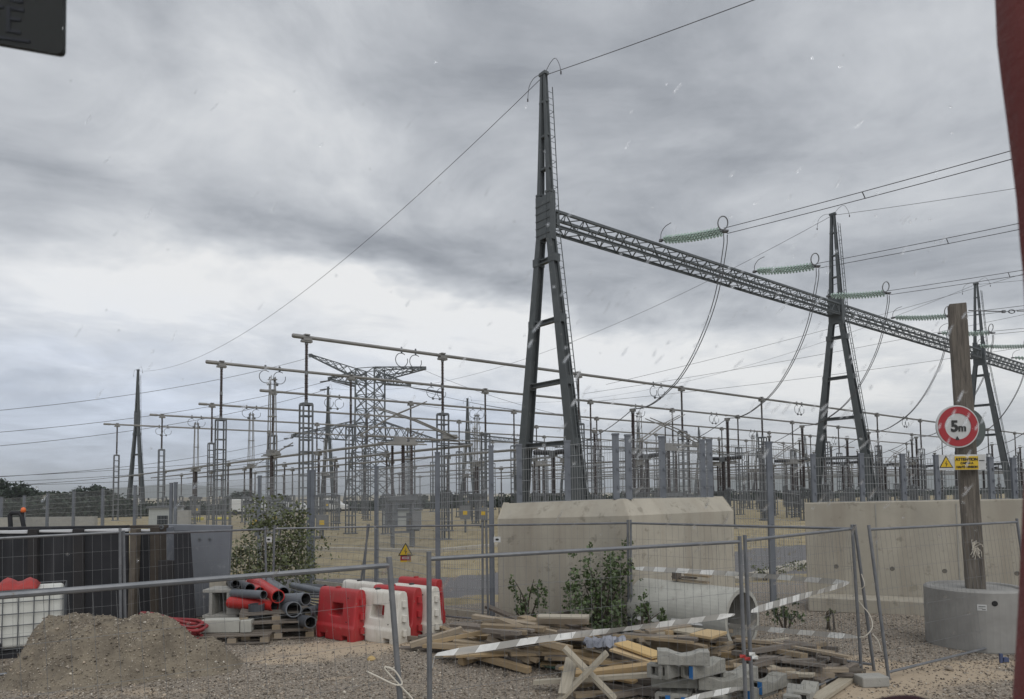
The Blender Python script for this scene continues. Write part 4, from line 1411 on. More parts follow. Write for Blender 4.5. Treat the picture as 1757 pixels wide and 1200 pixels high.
TL = [(14, 824, 110, 2, 'umbrella pine topping the trees over the roll bar'), (40, 838, 112, 0, 'round tree beside the umbrella pine'), (75, 841, 120, 3, 'low bushy tree past the umbrella pine'), (98, 839, 118, 1, 'mid-height tree in the hedge over the shoring panels'), (122, 842, 120, 0, 'rounded tree in the hedge over the shoring panels'), (155, 833, 116, 2, 'flat-topped pine before the lone distant portal'), (176, 835, 120, 1, 'slim tree touching the flat-topped pine'), (205, 856, 125, 3, 'low tree before the lone distant portal legs'), (300, 857, 150, 3, 'low tree under the cream building end'), (415, 842, 120, 2, 'dark round tree behind the closed pantograph'), (404, 850, 118, 3, 'dark bushy tree behind the first tall support'), (492, 850, 125, 0, 'dark tree behind the large shrub'), (480, 856, 120, 3, 'low dark tree over the large shrub'), (700, 845, 190, 1, 'pointed tree right of the pylon legs'), (735, 847, 190, 1, 'narrow tree beyond the pylon'), (760, 838, 195, 1, 'tallest pointed tree past the pylon'), (778, 845, 195, 0, 'round tree at the end of the pointed row'), (665, 850, 190, 0, 'round tree at the pylon foot'), (1100, 833, 260, 0, 'distant tree behind the doubled fence posts'), (1130, 836, 260, 3, 'distant low tree behind the pantograph')]
for a in TL:
    tree_at(*a)
def far_wood():
    rg = random.Random(9)
    mb = MB()
    for px in np.arange(-160, 1900, 4.2):
        for nn in (99, 112, 128):
            u = (px - CX) / F_PX
            Y = nn / (.781 - .625 * u)
            if px < 230: top = 851 + 5 * math.sin(px * .06) + 2 * math.sin(px * .21)
            elif px < 640: top = 862 + 3 * math.sin(px * .09) + 2 * math.sin(px * .31)
            elif px < 860: top = 856 + 4 * math.sin(px * .13) + 2 * math.sin(px * .37)
            else: top = 849 - (px - 860) * .012 + 3 * math.sin(px * .08) + 2 * math.sin(px * .23)
            p = P(px + rg.uniform(-3, 3), top + rg.uniform(-3, 5), Y)
            g = gz(p.x, Y)
            h = p.z - g
            if h < .8: continue
            leaf_cloud(mb, (p.x, Y, g + h * .5), (.4 + Y * .006 + h * .1, 1.0, h * .5), 34, .26 + Y * .0022, rg)
    tag(mb.build('far_wood', M['leaf_far2']), 'dark belt of hedge and woodland along the far side of the yard', None, None, 'stuff')
far_wood()

# ------------------------------------------------------------------ site fence panels
def heras(label, bl, br, tl, tr, pitch=.115, hp=.26, wr=.0017):
    t = thing('site_fence_panel', label, 'fence panel', bl, 'loose steel site fence panels')
    for a, b in ((bl, tl), (br, tr)):
        mb = MB().tube([a - (b - a).normalized() * .0, b + (b - a).normalized() * .03], .021, 10)
        mb.build('post', M['heras'], t)
    for f in (.985, .045):
        mb = MB().tube([bl.lerp(tl, f), br.lerp(tr, f)], .0185, 8)
        mb.build('rail', M['heras'], t)
    mb = MB()
    mesh_panel(mb, bl.lerp(tl, .045), bl.lerp(tl, .985), br.lerp(tr, .045), br.lerp(tr, .985), pitch, hp, wr, wr * 1.1)
    mb.build('wire_mesh', M['wire'], t)
    return t
def gnd(px, py):
    return H(px, py, 0.0)
trA, brA = P(668, 963, 5.13), P(706, 1432, 5.13)
dA = V((-1.85, -1.40, 0)).normalized() * 3.5
heras('site fence panel whose sloping top rail passes in front of the soil heap', V((brA.x, brA.y, 0)) + dA, V((brA.x, brA.y, 0)), trA + dA, trA, wr=.0012)
blB, brB = P(738, 1370, 5.72), P(1281, 1240, 7.5)
blB.z = brB.z = 0
heras('site fence panel standing before the timber heap and concrete pipe', blB, brB, P(736, 953, 5.72), P(1269, 925, 7.5))
blC, brC = P(1293, 1240, 7.6), gnd(1478, 1152)
blC.z = 0
heras('site fence panel turning back past the stack of hollow blocks', blC, brC, P(1278, 923, 7.6), P(1462, 904, brC.y))
blD, brD = gnd(1525, 1166), gnd(1775, 1102)
heras('leaning site fence panel in front of the concrete-footed sign post', blD, brD, P(1491, 905, blD.y + .1), P(1745, 893, brD.y + .1))
blF, brF = gnd(1084, 1095), gnd(1500, 1152)
heras('site fence panel running behind the concrete pipe to the leaning post', blF, brF, P(1082, 895, blF.y), P(1467, 904, brF.y))
blG, brG = gnd(838, 1072), gnd(1079, 1094)
heras('site fence panel in front of the poplar saplings', blG, brG, P(834, 899, blG.y), P(1077, 895, brG.y))
blI, brI = P(620, 1050, 14.9), gnd(828, 1071)
blI.z = 0
heras('tilted site fence panel behind the red and white barriers', blI, brI, P(631, 902, 14.9), P(828, 899, brI.y))
blJ, brJ = P(467, 1060, 14.0), P(612, 1050, 15.0)
blJ.z = brJ.z = 0
heras('site fence panel in front of the bushy shrub', blJ, brJ, P(471, 905, 14.0), P(633, 902, 15.0))
blK, brK = P(216, 1150, 10.6), P(458, 1060, 13.7)
blK.z = brK.z = 0
heras('site fence panel over the plastic pipe pile', blK, brK, P(212, 914, 10.6), P(455, 906, 13.7))
blL, brL = P(-150, 1170, 9.2), P(207, 1150, 10.5)
blL.z = brL.z = 0
heras('site fence panel crossing the black shoring panels', blL, brL, P(-150, 928, 9.2), P(206, 910, 10.5))
for px, py, Y, l in ((461, 926, 13.7, 'small white tag hanging on the fence before the bushy shrub'), (853, 926, 13.0, 'small white tag hanging on the fence before the concrete wall')):
    p = P(px, py, Y)
    t = thing('fence_tag', l, 'tag', p)
    mb = MB().box(p, (.125, .006, .105)); mb.build('plate', M['sign_white'], t)
    mb = MB().lathe([(.001, .0), (.034, .002)], 10, p - V((0, .004, 0)), (0, -1, 0)); mb.v = [(a, b, p.z + (c - p.z) * .6) for a, b, c in mb.v]; mb.build('mark', M['sign_black'], t)
    mb = MB()
    mb.tube([p + V((-.05, .0, .05)), p + V((-.05, .02, .08))], .003, 4); mb.build('tie', M['string'], t)
def foot(px, py, label, rz, m='concrete_g'):
    p = gnd(px, py)
    o = MB().box((0, 0, .065), (.36, .22, .13)).build('footing_stone', M[m])
    o.location = (p.x, p.y + .1, 0)
    o.rotation_euler = (0, 0, rz)
    bevel(o, .015)
    tag(o, label, 'fence foot', 'fence feet')
foot(1502, 1180, 'rough concrete foot under the leaning fence posts', .1)
foot(1463, 1168, 'brown-stained foot block at the end of the turning fence panel', .2, 'rust')

# warning plate on the mesh fence
def bolt_poly(s_):
    return [(.08 * s_, .42 * s_), (-.16 * s_, .0), (.02 * s_, .04 * s_), (-.08 * s_, -.40 * s_), (.16 * s_, .08 * s_), (-.02 * s_, .05 * s_)]
def warn_triangle(t, c, hgt, y0, tilt=0):
    X, Z = (math.cos(tilt), 0, math.sin(tilt)), (-math.sin(tilt), 0, math.cos(tilt))
    def tri(k): return [(-.57 * hgt * k, -.333 * hgt * k), (.57 * hgt * k, -.333 * hgt * k), (0, .667 * hgt * k)]
    mb = MB().prism(tri(1.0), c, X, Z, (0, .006, 0)); mb.build('border', M['sign_black'], t)
    mb = MB().prism(tri(.80), V(c) + V((0, -.003, 0)), X, Z, (0, .004, 0)); mb.build('yellow_field', M['sign_yellow'], t)
    mb = MB().prism(bolt_poly(hgt * .68), V(c) + V((0, -.006, -.02 * hgt)), X, Z, (0, .004, 0)); mb.build('lightning', M['sign_black'], t)
pw = P(696, 944, 16.2)
t = thing('danger_sign', 'yellow lightning triangle over a red plate on the mesh fence', 'sign', pw)
warn_triangle(t, pw - V((0, .02, .03)), .30, 0)
c = P(696, 959, 16.2)
mb = MB().box(c, (.25, .008, .15)); mb.build('plate', M['sign_yellow'], t)
mb = MB().box(c + V((0, -.006, .015)), (.235, .008, .105)); mb.build('red_field', M['sign_red'], t)
mb = MB().box(c + V((0, -.011, .02)), (.15, .006, .05)); mb.build('white_print', M['sign_white'], t)
mb = MB().box(c + V((0, -.015, .02)), (.11, .005, .02)); mb.build('print_line', M['sign_red'], t)

# ------------------------------------------------------------------ sign post in its concrete ring
bc = V((7.36, 11.28, 0))
R_ = .705
bt = P(1660, 1013, bc.y - .5).z
t = thing('concrete_ring', 'round grey concrete ring holding the wooden sign post', 'concrete base', bc)
mb = MB().lathe([(R_ * .985, 0), (R_, .03), (R_, bt - .03), (R_ - .035, bt), (R_ - .12, bt), (R_ - .14, bt - .03), (0, bt - .03)], 48)
mb.build('ring', M['concrete_b'], t, world=False, smooth=False)
def on_ring(px, py, off=.003):
    d = ray(px, py); o = V((0, 0, EYE))
    A = d.x ** 2 + d.y ** 2; B = 2 * ((o.x - bc.x) * d.x + (o.y - bc.y) * d.y); C = (o.x - bc.x) ** 2 + (o.y - bc.y) ** 2 - (R_ + off) ** 2
    k = (-B - math.sqrt(max(B * B - 4 * A * C, 0))) / (2 * A)
    p = o + d * k
    nn = V((p.x - bc.x, p.y - bc.y, 0)).normalized()
    return p, nn
p, nn = on_ring(1685, 1043)
xx = V((-nn.y, nn.x, 0))
mb = MB().prism([(-.062, -.045), (.062, -.045), (.062, .045), (-.062, .045)], p, xx, (0, 0, 1), -nn * .004); mb.build('paper_label', M['sign_white'], t)
mb = MB()
for (a, b, c_, d) in ((-.045, .045, .012, .02), (-.045, .01, -.01, -.004), (.0, .045, -.03, -.022)):
    mb.prism([(a, c_), (b, c_), (b, d), (a, d)], p + nn * .002, xx, (0, 0, 1), -nn * .002)
mb.build('print_line', M['sign_black'], t)
p, nn = on_ring(1707, 1036)
mb = MB().lathe([(.0, .004), (.035, .005), (.042, .0)], 12, p, nn); mb.build('lifting_hole', M['dark_in'], t)

pt = P(1641.5, 523, 11.25)
pb = V((bc.x - .03, bc.y - .08, bt - .04))
t = thing('sign_post', 'weathered square wooden post standing in the concrete ring', 'post', pb)
rz = math.radians(-24)
ux, uy = V((math.cos(rz), math.sin(rz), 0)), V((-math.sin(rz), math.cos(rz), 0))
mb = MB()
rows = []
for k in range(13):
    f = k / 12
    c = pb.lerp(pt, f)
    wob = .004
    rows.append([c + ux * (sx * (.13 - .012 * f) + rnd.uniform(-wob, wob)) + uy * (sy * .11 + rnd.uniform(-wob, wob)) for sx, sy in ((-1, -1), (1, -1), (1, 1), (-1, 1))])
vs = [p for r in rows for p in r]
fs = [(i * 4 + j, i * 4 + (j + 1) % 4, i * 4 + 4 + (j + 1) % 4, i * 4 + 4 + j) for i in range(12) for j in range(4)] + [(3, 2, 1, 0), (48, 49, 50, 51)]
mb.add(vs, fs)
bevel(mb.build('timber', M['post_wood'], t), .012, 2)
ys = pb.y - .22
def disc(mb, c, r0, r1, y, n=40):
    vs, fs = [], []
    for i in range(n):
        a = 2 * math.pi * i / n
        for r in (r0, r1):
            vs.append((c.x + r * math.cos(a), y, c.z + r * math.sin(a)))
    for i in range(n):
        j = (i + 1) % n
        fs.append((2 * i, 2 * j, 2 * j + 1, 2 * i + 1))
    return mb.add(vs, fs)
sc = P(1643.5, 732, ys)
t = thing('height_limit_sign', 'round red-rimmed 5 m height limit sign on the wooden post', 'road sign', sc)
mb = MB().lathe([(0, 0), (.335, 0), (.338, -.008), (.338, -.03), (.32, -.035)], 44, (sc.x, sc.y, sc.z), (0, -1, 0)); mb.build('plate', M['sign_white'], t)
mb = MB(); disc(mb, sc, .205, .315, sc.y - .006); mb.build('red_rim', M['sign_red'], t)
text_mesh('5', .24, (sc.x - .055, sc.y - .006, sc.z - .075), M['sign_black'], t, 'figure', .035)
text_mesh('m', .17, (sc.x + .065, sc.y - .006, sc.z - .075), M['sign_black'], t, 'letter', .03, sx=.95)
mb = MB().prism([(-.035, 0), (.035, 0), (0, .062)], (sc.x - .02, sc.y - .009, sc.z - .215), (1, 0, 0), (0, 0, 1), (0, .004, 0)); mb.build('arrow', M['sign_black'], t)
mb = MB()
for z in (-.18, .18):
    mb.box((sc.x, sc.y + .05, sc.z + z), (.34, .03, .04))
mb.build('bracket', M['galv'], t)
c2 = P(1663, 736, ys + .42)
t = thing('rear_sign', 'grey back of a second round sign behind the height limit sign', 'road sign', c2)
mb = MB().lathe([(0, 0), (.325, 0), (.335, .01), (.335, .03), (.32, .035)], 44, c2, V((-.22, 1, 0))); mb.build('plate', M['sign_back'], t)
mb = MB()
for z in (-.16, .16):
    mb.box(c2 + V((-.02, -.03, z)), (.36, .03, .04))
mb.build('bracket', M['galv'], t)
b0 = P(1651, 793.5, ys)
t = thing('high_voltage_sign', 'white and yellow high voltage warning board under the round sign', 'sign', b0)
wdt, hgt = 80 / 1200 * ys, 26.5 / 1200 * ys
mb = MB().box(b0, (wdt, .012, hgt)); mb.build('board', M['sign_white'], t)
warn_triangle(t, P(1623.5, 796, ys - .008), hgt * .80, 0)
yc = P(1658.5, 794.5, ys - .009)
mb = MB().box(yc, (40 / 1200 * ys, .008, 23 / 1200 * ys)); mb.build('yellow_panel', M['sign_yellow'], t)
for k, (tx, sz, dz_) in enumerate((('ATTENTION', .062, .036), ('CABLES A', .046, -.018), ('HAUTE TENSION', .049, -.080))):
    text_mesh(tx, sz, (yc.x, yc.y - .006, yc.z + dz_), M['sign_black'], t, 'lettering', .03, sx=(1.0, 1.0, .88)[k])
mb = MB().box(P(1684.5, 790.5, ys - .008), (9 / 1200 * ys, .006, .012)); mb.build('print_line', M['sign_black'], t)
mb = MB().box(b0 + V((0, .07, 0)), (.3, .1, .05)); mb.build('bracket', M['galv'], t)
t = thing('gauge_cable', 'steel gauge cable with shackles leaving the top of the wooden post', 'cable', P(1664, 533, pt.y))
mb = MB()
g0, g1, g2, g3 = P(1662, 533, pt.y), P(1722, 535, pt.y + .05), P(1745, 534, pt.y + .1), P(1900, 534, pt.y + .3)
mb.tube([g0, g1], .009, 5); mb.tube([g2, g3], .009, 5)
mb.build('wire', M['cable'], t)
mb = MB()
mb.ring(g1.lerp(g2, .6), (0, 1, 0), .05, .011, 14, 5); mb.box(g1, (.05, .03, .07)); mb.tube([g1, g1.lerp(g2, .3)], .008, 4)
mb.v = [(x, y, g1.z + (z - g1.z) * .6) for x, y, z in mb.v]
mb.build('shackle', M['galv'], t)
mb = MB()
rg = random.Random(3)
q = P(1672, 940, pb.y - .15)
for k in range(26):
    a = rg.uniform(0, 6.28)
    L = rg.uniform(.08, .17)
    d = V((math.cos(a) * .6 + .12, rg.uniform(-.4, .2), math.sin(a))) * L
    mb.tube(spline([q + V((-.03, 0, 0)), q + d * .6 + V((rg.uniform(-.03, .03), 0, .03)), q + d + V((0, 0, -.03))], 3), .004, 4)
tag(mb.build('twine_bunch', M['string']), 'bunch of pale frayed twine tied round the wooden post', 'twine')

# ------------------------------------------------------------------ black shoring panels and steel pieces
def slab_px(name, m, parent, x0, x1, ytop, ybot, Y, th=.12, ytop2=None, x0b=None, x1b=None, bev=.01):
    """an upright plate whose front shows between two columns of the photograph"""
    a, b = P(x0, ytop, Y), P(x1, ytop if ytop2 is None else ytop2, Y)
    c, d = P(x0b if x0b is not None else x0, ybot, Y), P(x1b if x1b is not None else x1, ybot, Y)
    c.z, d.z = max(c.z, 0.0), max(d.z, 0.0)
    mb = MB()
    vs = [c, d, b, a] + [p + V((0, th, 0)) for p in (c, d, b, a)]
    mb.add(vs, [(0, 1, 2, 3), (7, 6, 5, 4), (0, 4, 5, 1), (1, 5, 6, 2), (2, 6, 7, 3), (3, 7, 4, 0)])
    o = mb.build(name, m, parent)
    return bevel(o, bev) if bev else o
Yp = 13.9
t = thing('shoring_panel', 'long black shoring panel with white top edges behind the water tank', 'shoring panel', P(60, 1060, Yp))
slab_px('plate', M['black'], t, -70, 219, 914, 1080, Yp, .06, 910)
for x0, x1 in ((47, 63), (124, 141)):
    slab_px('rib', M['brown_dark'], t, x0, x1, 908, 1080, Yp - .10, .10)
slab_px('rib', M['brown_dark'], t, -20, -8, 908, 1080, Yp - .10, .10)
for x0, x1, y0, y1 in ((-70, 46, 913, 910), (64, 123, 910, 909), (142, 220, 909, 907)):
    slab_px('white_edge', M['white_strip'], t, x0, x1, y0, (y0 + y1) / 2 + 4.5, Yp - .03, .14, y1)
slab_px('top_rail', M['black'], t, -70, 214, 906, 910, Yp + .25, .2, 902)
t = thing('rusty_post', 'narrow rusty steel post leaning beside the black shoring panel', 'steel post', P(228, 1060, 13.6))
slab_px('flange', M['rust'], t, 223, 234, 908, 1080, 13.6, .18, None, 218, 228)
t = thing('dark_plate', 'dark narrow plate between the two rusty posts', 'steel plate', P(246, 1060, 13.8))
slab_px('plate', M['black'], t, 236, 259, 911, 1080, 13.85, .08); slab_px('white_edge', M['white_strip'], t, 236, 259, 909, 912.5, 13.83, .12)
t = thing('rusty_beam', 'broad rusty brown beam with a lifting eye on top', 'steel beam', P(266, 1060, 13.7))
slab_px('flange', M['rust_dark'], t, 257, 273, 905, 1080, 13.7, .3); slab_px('head_plate', M['rust_dark'], t, 222, 277, 902, 907, 13.95, .3)
mb = MB().ring(P(277, 905, 13.75), (0, 1, 0), .035, .016, 16, 6); mb.build('lifting_eye', M['galv'], t)
t = thing('brown_plate', 'short dark brown plate leaning in front of the grey plate', 'steel plate', P(285, 1060, 13.6))
slab_px('plate', M['brown_dark'], t, 271, 300, 962, 1080, 13.55, .1, None, 272, 302)
t = thing('black_plate', 'upright black plate in front of the grey steel plate', 'steel plate', P(311, 1060, 13.4))
slab_px('plate', M['black'], t, 298, 325, 911, 1080, 13.4, .05, 911, 300, 336)
t = thing('steel_plate', 'broad grey steel plate with a flared edge behind the concrete chamber', 'steel plate', P(340, 1060, 14.6))
slab_px('plate', M['steel_plate'], t, 284, 396, 900, 1060, 14.6, .12, 902, 284, 388)
mb = MB(); 
for f in (.25, .6):
    mb.lathe([(.02, 0), (.03, .015), (.0, .02)], 8, P(330 + 50 * f, 925, 14.58), (0, -1, 0))
mb.build('bolt', M['galv'], t)
slab_px('side_web', M['steel_plate'], t, 276, 286, 905, 1060, 14.3, .35)
# roll bar of a small machine, beacon
t = thing('roll_bar', 'black roll bar with an orange beacon rising above the shoring panels', 'roll bar', P(28, 905, 16))
mb = MB()
for k in range(3):
    pass
rb = [P(20, 1010, 16), P(18, 900, 16), P(17, 884, 16), P(20, 880.5, 16), P(33, 880.5, 16), P(37, 885, 16), P(41, 905, 16), P(44, 1010, 16)]
rb[0].z = rb[-1].z = 0
mb.tube(rb, .048, 8); mb.build('bar', M['black'], t)
bp = P(40, 877, 16)
mb = MB().lathe([(.05, -.03), (.052, .03), (.04, .07), (.0, .085)], 12, bp); mb.build('beacon', M['orange'], t, smooth=True)
mb = MB().tube([P(38, 886, 16), P(40, 884, 16), bp - V((0, 0, .03))], .02, 6); mb.build('beacon_stalk', M['black'], t)

# ------------------------------------------------------------------ caged water tank
def tank():
    Y0 = 11.3
    r_t = P(111, 1008, Y0)
    x1, z1 = r_t.x, r_t.z
    x0 = x1 - 1.2
    t = thing('water_tank', 'white plastic water tank in a steel cage beside the soil heap', 'tank', (x1, Y0, 0))
    mb = MB().box(((x0 + x1) / 2, Y0 + .52, (z1 + .14) / 2 + .0), (1.14, .96, z1 - .18))
    bevel(mb.build('bottle', M['ibc'], t), .06, 3)
    cg = MB()
    for k in range(6):
        z = .16 + (z1 - .16) * k / 5
        cg.tube([(x0, Y0, z), (x1, Y0, z), (x1, Y0 + 1.03, z), (x0, Y0 + 1.03, z), (x0, Y0, z)], .0085, 6)
    for k in range(7):
        x = x0 + 1.2 * k / 6
        cg.tube([(x, Y0 - .008, .12), (x, Y0 - .008, z1)], .0085, 6); cg.tube([(x, Y0 + 1.03, .12), (x, Y0 + 1.03, z1)], .0085, 6)
    for k in range(1, 5):
        y = Y0 + 1.03 * k / 5
        cg.tube([(x1 + .008, y, .12), (x1 + .008, y, z1)], .0085, 6)
    cg.build('cage', M['galv'], t)
    mb = MB()
    for y in (.08, .5, .95):
        mb.box(((x0 + x1) / 2, Y0 + y, .06), (1.2, .12, .12))
    mb.build('skid', M['black'], t)
    mb = MB().lathe([(.11, 0), (.11, .05), (.08, .06)], 20, ((x0 + x1) / 2, Y0 + .5, z1 - .02)); mb.build('lid', M['black'], t)
    mb = MB().lathe([(.06, -.02), (.06, .1), (.04, .12)], 12, (x0 + .35, Y0 - .02, .22), (0, -1, 0)); mb.build('valve', M['black'], t)
    # crumpled red sheet on top
    rg = random.Random(2)
    mb = MB()
    nx, ny = 14, 8
    a, b = x1 - .92, x1 - .36
    vs = []
    for j in range(ny):
        for i in range(nx):
            u, v = i / (nx - 1), j / (ny - 1)
            e = max(0, math.sin(u * math.pi)) ** .5 * max(0, math.sin(v * math.pi)) ** .5
            vs.append((a + (b - a) * u, Y0 + .05 + .8 * v, z1 + .01 + e * (.13 + .05 * math.sin(u * 9) + rg.uniform(-.02, .02))))
    mb.add(vs, [(j * nx + i, j * nx + i + 1, (j + 1) * nx + i + 1, (j + 1) * nx + i) for j in range(ny - 1) for i in range(nx - 1)])
    o = mb.build('red_sheet', M['red_cloth'], smooth=True)
    m = o.modifiers.new('thick', 'SOLIDIFY'); m.thickness = .012
    tag(o, 'crumpled red sheet lying on the caged water tank', 'sheet')
    t.rotation_euler = (0, 0, math.radians(31))
    o.data.transform(Matrix.Translation((x1, Y0, 0)) @ Matrix.Rotation(math.radians(31), 4, 'Z') @ Matrix.Translation((-x1, -Y0, 0)))
tank()

# ------------------------------------------------------------------ soil heap
def heap():
    prof = [(-40, 1150), (30, 1140), (62, 1112), (85, 1068), (120, 1060), (150, 1050), (190, 1045), (240, 1047), (270, 1056), (297, 1076), (332, 1102), (375, 1120), (415, 1146), (440, 1160)]
    Yk = 10.35
    pts = [P(a, b, Yk) for a, b in prof]
    xs = np.linspace(pts[0].x, pts[-1].x, 130)
    top = np.interp(xs, [p.x for p in pts], [max(p.z, 0) for p in pts])
    ys = np.linspace(8.7, 11.7, 90)
    rg = np.random.RandomState(5)
    ph = rg.uniform(0, 6.28, (40, 3))
    def nz(x, y):
        v = 0
        for k in range(40):
            f = 1.5 * 1.13 ** k
            v += .055 / (f ** .85) * math.sin(f * (x * math.cos(ph[k, 0]) + y * math.sin(ph[k, 0])) + ph[k, 1])
        return v
    mb = MB()
    vs = []
    for y in ys:
        for x, h in zip(xs, top):
            wf = .35 + 1.15 * h
            d = (y - Yk) / (wf if y < Yk else wf * .8 + .1)
            f = max(0.0, 1 - abs(d) ** 1.25)
            z = h * f
            z = z + nz(x, y) * min(1, z * 2.5) * 1.9 + rg.normal(0, .009) * min(1, z * 5)
            vs.append((x, y, z - .03))
    nx = len(xs)
    mb.add(vs, [(j * nx + i, j * nx + i + 1, (j + 1) * nx + i + 1, (j + 1) * nx + i) for j in range(len(ys) - 1) for i in range(nx - 1)])
    tag(mb.build('soil_heap', M['soil'], smooth=True), 'heap of brown gravelly soil in front of the caged water tank', 'soil heap')
    return vs
HEAP = heap()

def stones(name, label, pts, sizes, m, seed=1):
    rg = np.random.RandomState(seed)
    k = len(pts)
    base = np.array([(1, 0, 0), (-1, 0, 0), (0, 1, 0), (0, -1, 0), (0, 0, 1), (0, 0, -1)], float)
    tri = np.array([(0, 2, 4), (2, 1, 4), (1, 3, 4), (3, 0, 4), (2, 0, 5), (1, 2, 5), (3, 1, 5), (0, 3, 5)])
    v = base[None] * (1 + rg.uniform(-.35, .35, (k, 6, 1))) * np.array([1, .8, .62])
    a = rg.uniform(0, 6.28, k)
    c, s_ = np.cos(a)[:, None], np.sin(a)[:, None]
    b = rg.uniform(-.5, .5, k)[:, None]
    x, y, z = v[..., 0], v[..., 1], v[..., 2]
    x, z = x * np.cos(b) - z * np.sin(b), x * np.sin(b) + z * np.cos(b)
    v = np.stack([x * c - y * s_, x * s_ + y * c, z], -1) * np.array(sizes)[:, None, None] + np.array(pts)[:, None, :]
    f = (tri[None] + (np.arange(k) * 6)[:, None, None]).reshape(-1, 3)
    me = bpy.data.meshes.new(name)
    me.vertices.add(k * 6); me.vertices.foreach_set('co', v.reshape(-1).astype(np.float32))
    me.loops.add(f.size); me.loops.foreach_set('vertex_index', f.ravel())
    me.polygons.add(len(f)); me.polygons.foreach_set('loop_start', np.arange(0, f.size, 3)); me.polygons.foreach_set('loop_total', np.full(len(f), 3))
    me.update()
    me.materials.append(m)
    return tag(obj(name, me), label, None, None, 'stuff')
M['stone'] = mat('gravel_stone', (.30, .255, .205), .9, 0, (.20, .165, .13), 3, island=.75)
M['stone_p'] = mat('pale_stone', (.46, .42, .36), .9, island=.35)
rs = np.random.RandomState(8)
pts, sz = [], []
cov = [(H(640, 1108), 1.2, .35), (H(560, 1118), .8, .4), (H(1560, 1160), 1.4, .4), (H(1450, 1190), .8, .3)]
while len(pts) < 75000:
    y = 6.4 + 8.2 * rs.rand() ** 1.25
    x = (rs.rand() * 1.62 - .78) * y
    keep = 1.0
    for c, a, b in cov:
        keep *= 1 - .93 * math.exp(-((x - c.x) / a) ** 2 - ((y - c.y) / b) ** 2)
    if rs.rand() > keep: continue
    r = .008 + .014 * rs.rand() ** 1.8 + (.02 * rs.rand() if rs.rand() < .012 else 0)
    pts.append((x, y, near_z(x, y) + r * .3)); sz.append(r)
k = len(pts) * 7 // 8
stones('gravel', 'loose grey-brown gravel over the site yard', pts[:k], sz[:k], M['stone'], 1)
stones('pale_gravel', 'scattered pale stones over the site yard', pts[k:], sz[k:], M['stone_p'], 2)
hv = np.array(HEAP)
hv = hv[hv[:, 2] > .02]
idx = rs.randint(0, len(hv), 9000)
hp = hv[idx] + rs.normal(0, .012, (9000, 3)) * np.array([1, 1, .25])
hs = .006 + .013 * rs.rand(9000) ** 2.4 + (rs.rand(9000) < .03) * .025 * rs.rand(9000)
stones('heap_stones', 'stones and clods on the soil heap', hp[:8000], hs[:8000], M['stone'], 3)
stones('heap_stones', 'pale stones on the soil heap', hp[8000:], hs[8000:], M['stone_p'], 4)
M['stone_y'] = mat('yellow_stone', (.50, .36, .16), .8, 0, (.42, .30, .14), 9)
def boulder(px, py, r, m, label, seed):
    rg = random.Random(seed)
    p = gnd(px, py) if py > 1150 or px > 500 else P(px, py, 9.5)
    o = MB().lathe([(0, -r * .4), (r * .8, -r * .3), (r, 0), (r * .75, r * .4), (r * .3, r * .6), (0, r * .62)], 9).build('stone', m)
    for v in o.data.vertices:
        v.co *= rg.uniform(.82, 1.15)
    o.location = (p.x, p.y, max(r * .25, p.z))
    tag(o, label, 'stone', 'single stones on the ground')
boulder(132, 1171, .045, M['stone_y'], 'yellowish stone lying at the front foot of the soil heap', 1)
boulder(637, 1133, .07, M['stone_y'], 'flat yellowish stone on the gravel before the white barrier', 2)
boulder(1340, 1128, .05, M['stone_p'], 'pale stone on sandy ground beside the fence panel', 3)
boulder(1627, 1148, .05, M['stone'], 'dark stone on the sandy patch before the concrete ring', 4)

# ------------------------------------------------------------------ concrete chamber, blocks and pallets
def rot_box_thing(name, label, cat, c, size, rz, m, group=None, bev=.012):
    o = MB().box((0, 0, 0), size).build(name, m)
    o.location, o.rotation_euler = c, (0, 0, rz)
    bevel(o, bev)
    return tag(o, label, cat, group)
def chamber():
    Y = 13.2
    a, b = P(364, 1012, Y), P(389, 1060, Y)
    t = thing('concrete_chamber', 'open concrete chamber with a round knockout beside the pipe pile', 'concrete chamber', (b.x, Y, 0))
    x0, x1, z1 = a.x, b.x, a.z
    d, th = .55, .06
    zb = P(389, 1061, Y).z
    mb = MB()
    mb.box(((x0 + x1) / 2 + .0, Y + d / 2, z1 - th / 2), (x1 - x0 + .36, d, th))
    mb.box(((x0 + x1) / 2 + .0, Y + d / 2, zb + th / 2), (x1 - x0 + .36, d, th))
    mb.box((x0 - .03, Y + d / 2, (z1 + zb) / 2), (th, d, z1 - zb - 2 * th))
    mb.box((x1 + .17, Y + d / 2, (z1 + zb) / 2), (.36, d, z1 - zb - 2 * th - .004))
    mb.box(((x0 + x1) / 2, Y + d - th / 2, (z1 + zb) / 2), (x1 - x0, th, z1 - zb - 2 * th))
    bevel(mb.build('shell', M['concrete_g'], t), .008)
    mb = MB().lathe([(.0, .0), (.13, .002), (.14, .015), (.155, .0)], 20, ((x0 + x1) / 2 + .0, Y + d - th - .004, (z1 + zb) / 2 - .08), (0, -1, 0)); mb.build('knockout', M['concrete_b'], t)
    mb = MB().box(((x0 + x1) / 2, Y + d / 2, zb / 2), (x1 - x0 + .3, .3, zb)); mb.build('bedding_block', M['concrete_g'], t)
chamber()
c = P(374, 1030, 13.9)
rot_box_thing('stone_block', 'tan concrete block standing behind the open chamber', 'block', (c.x, 14.1, P(374, 994, 13.9).z / 2), (.42, .3, P(374, 994, 13.9).z), .1, M['concrete'])

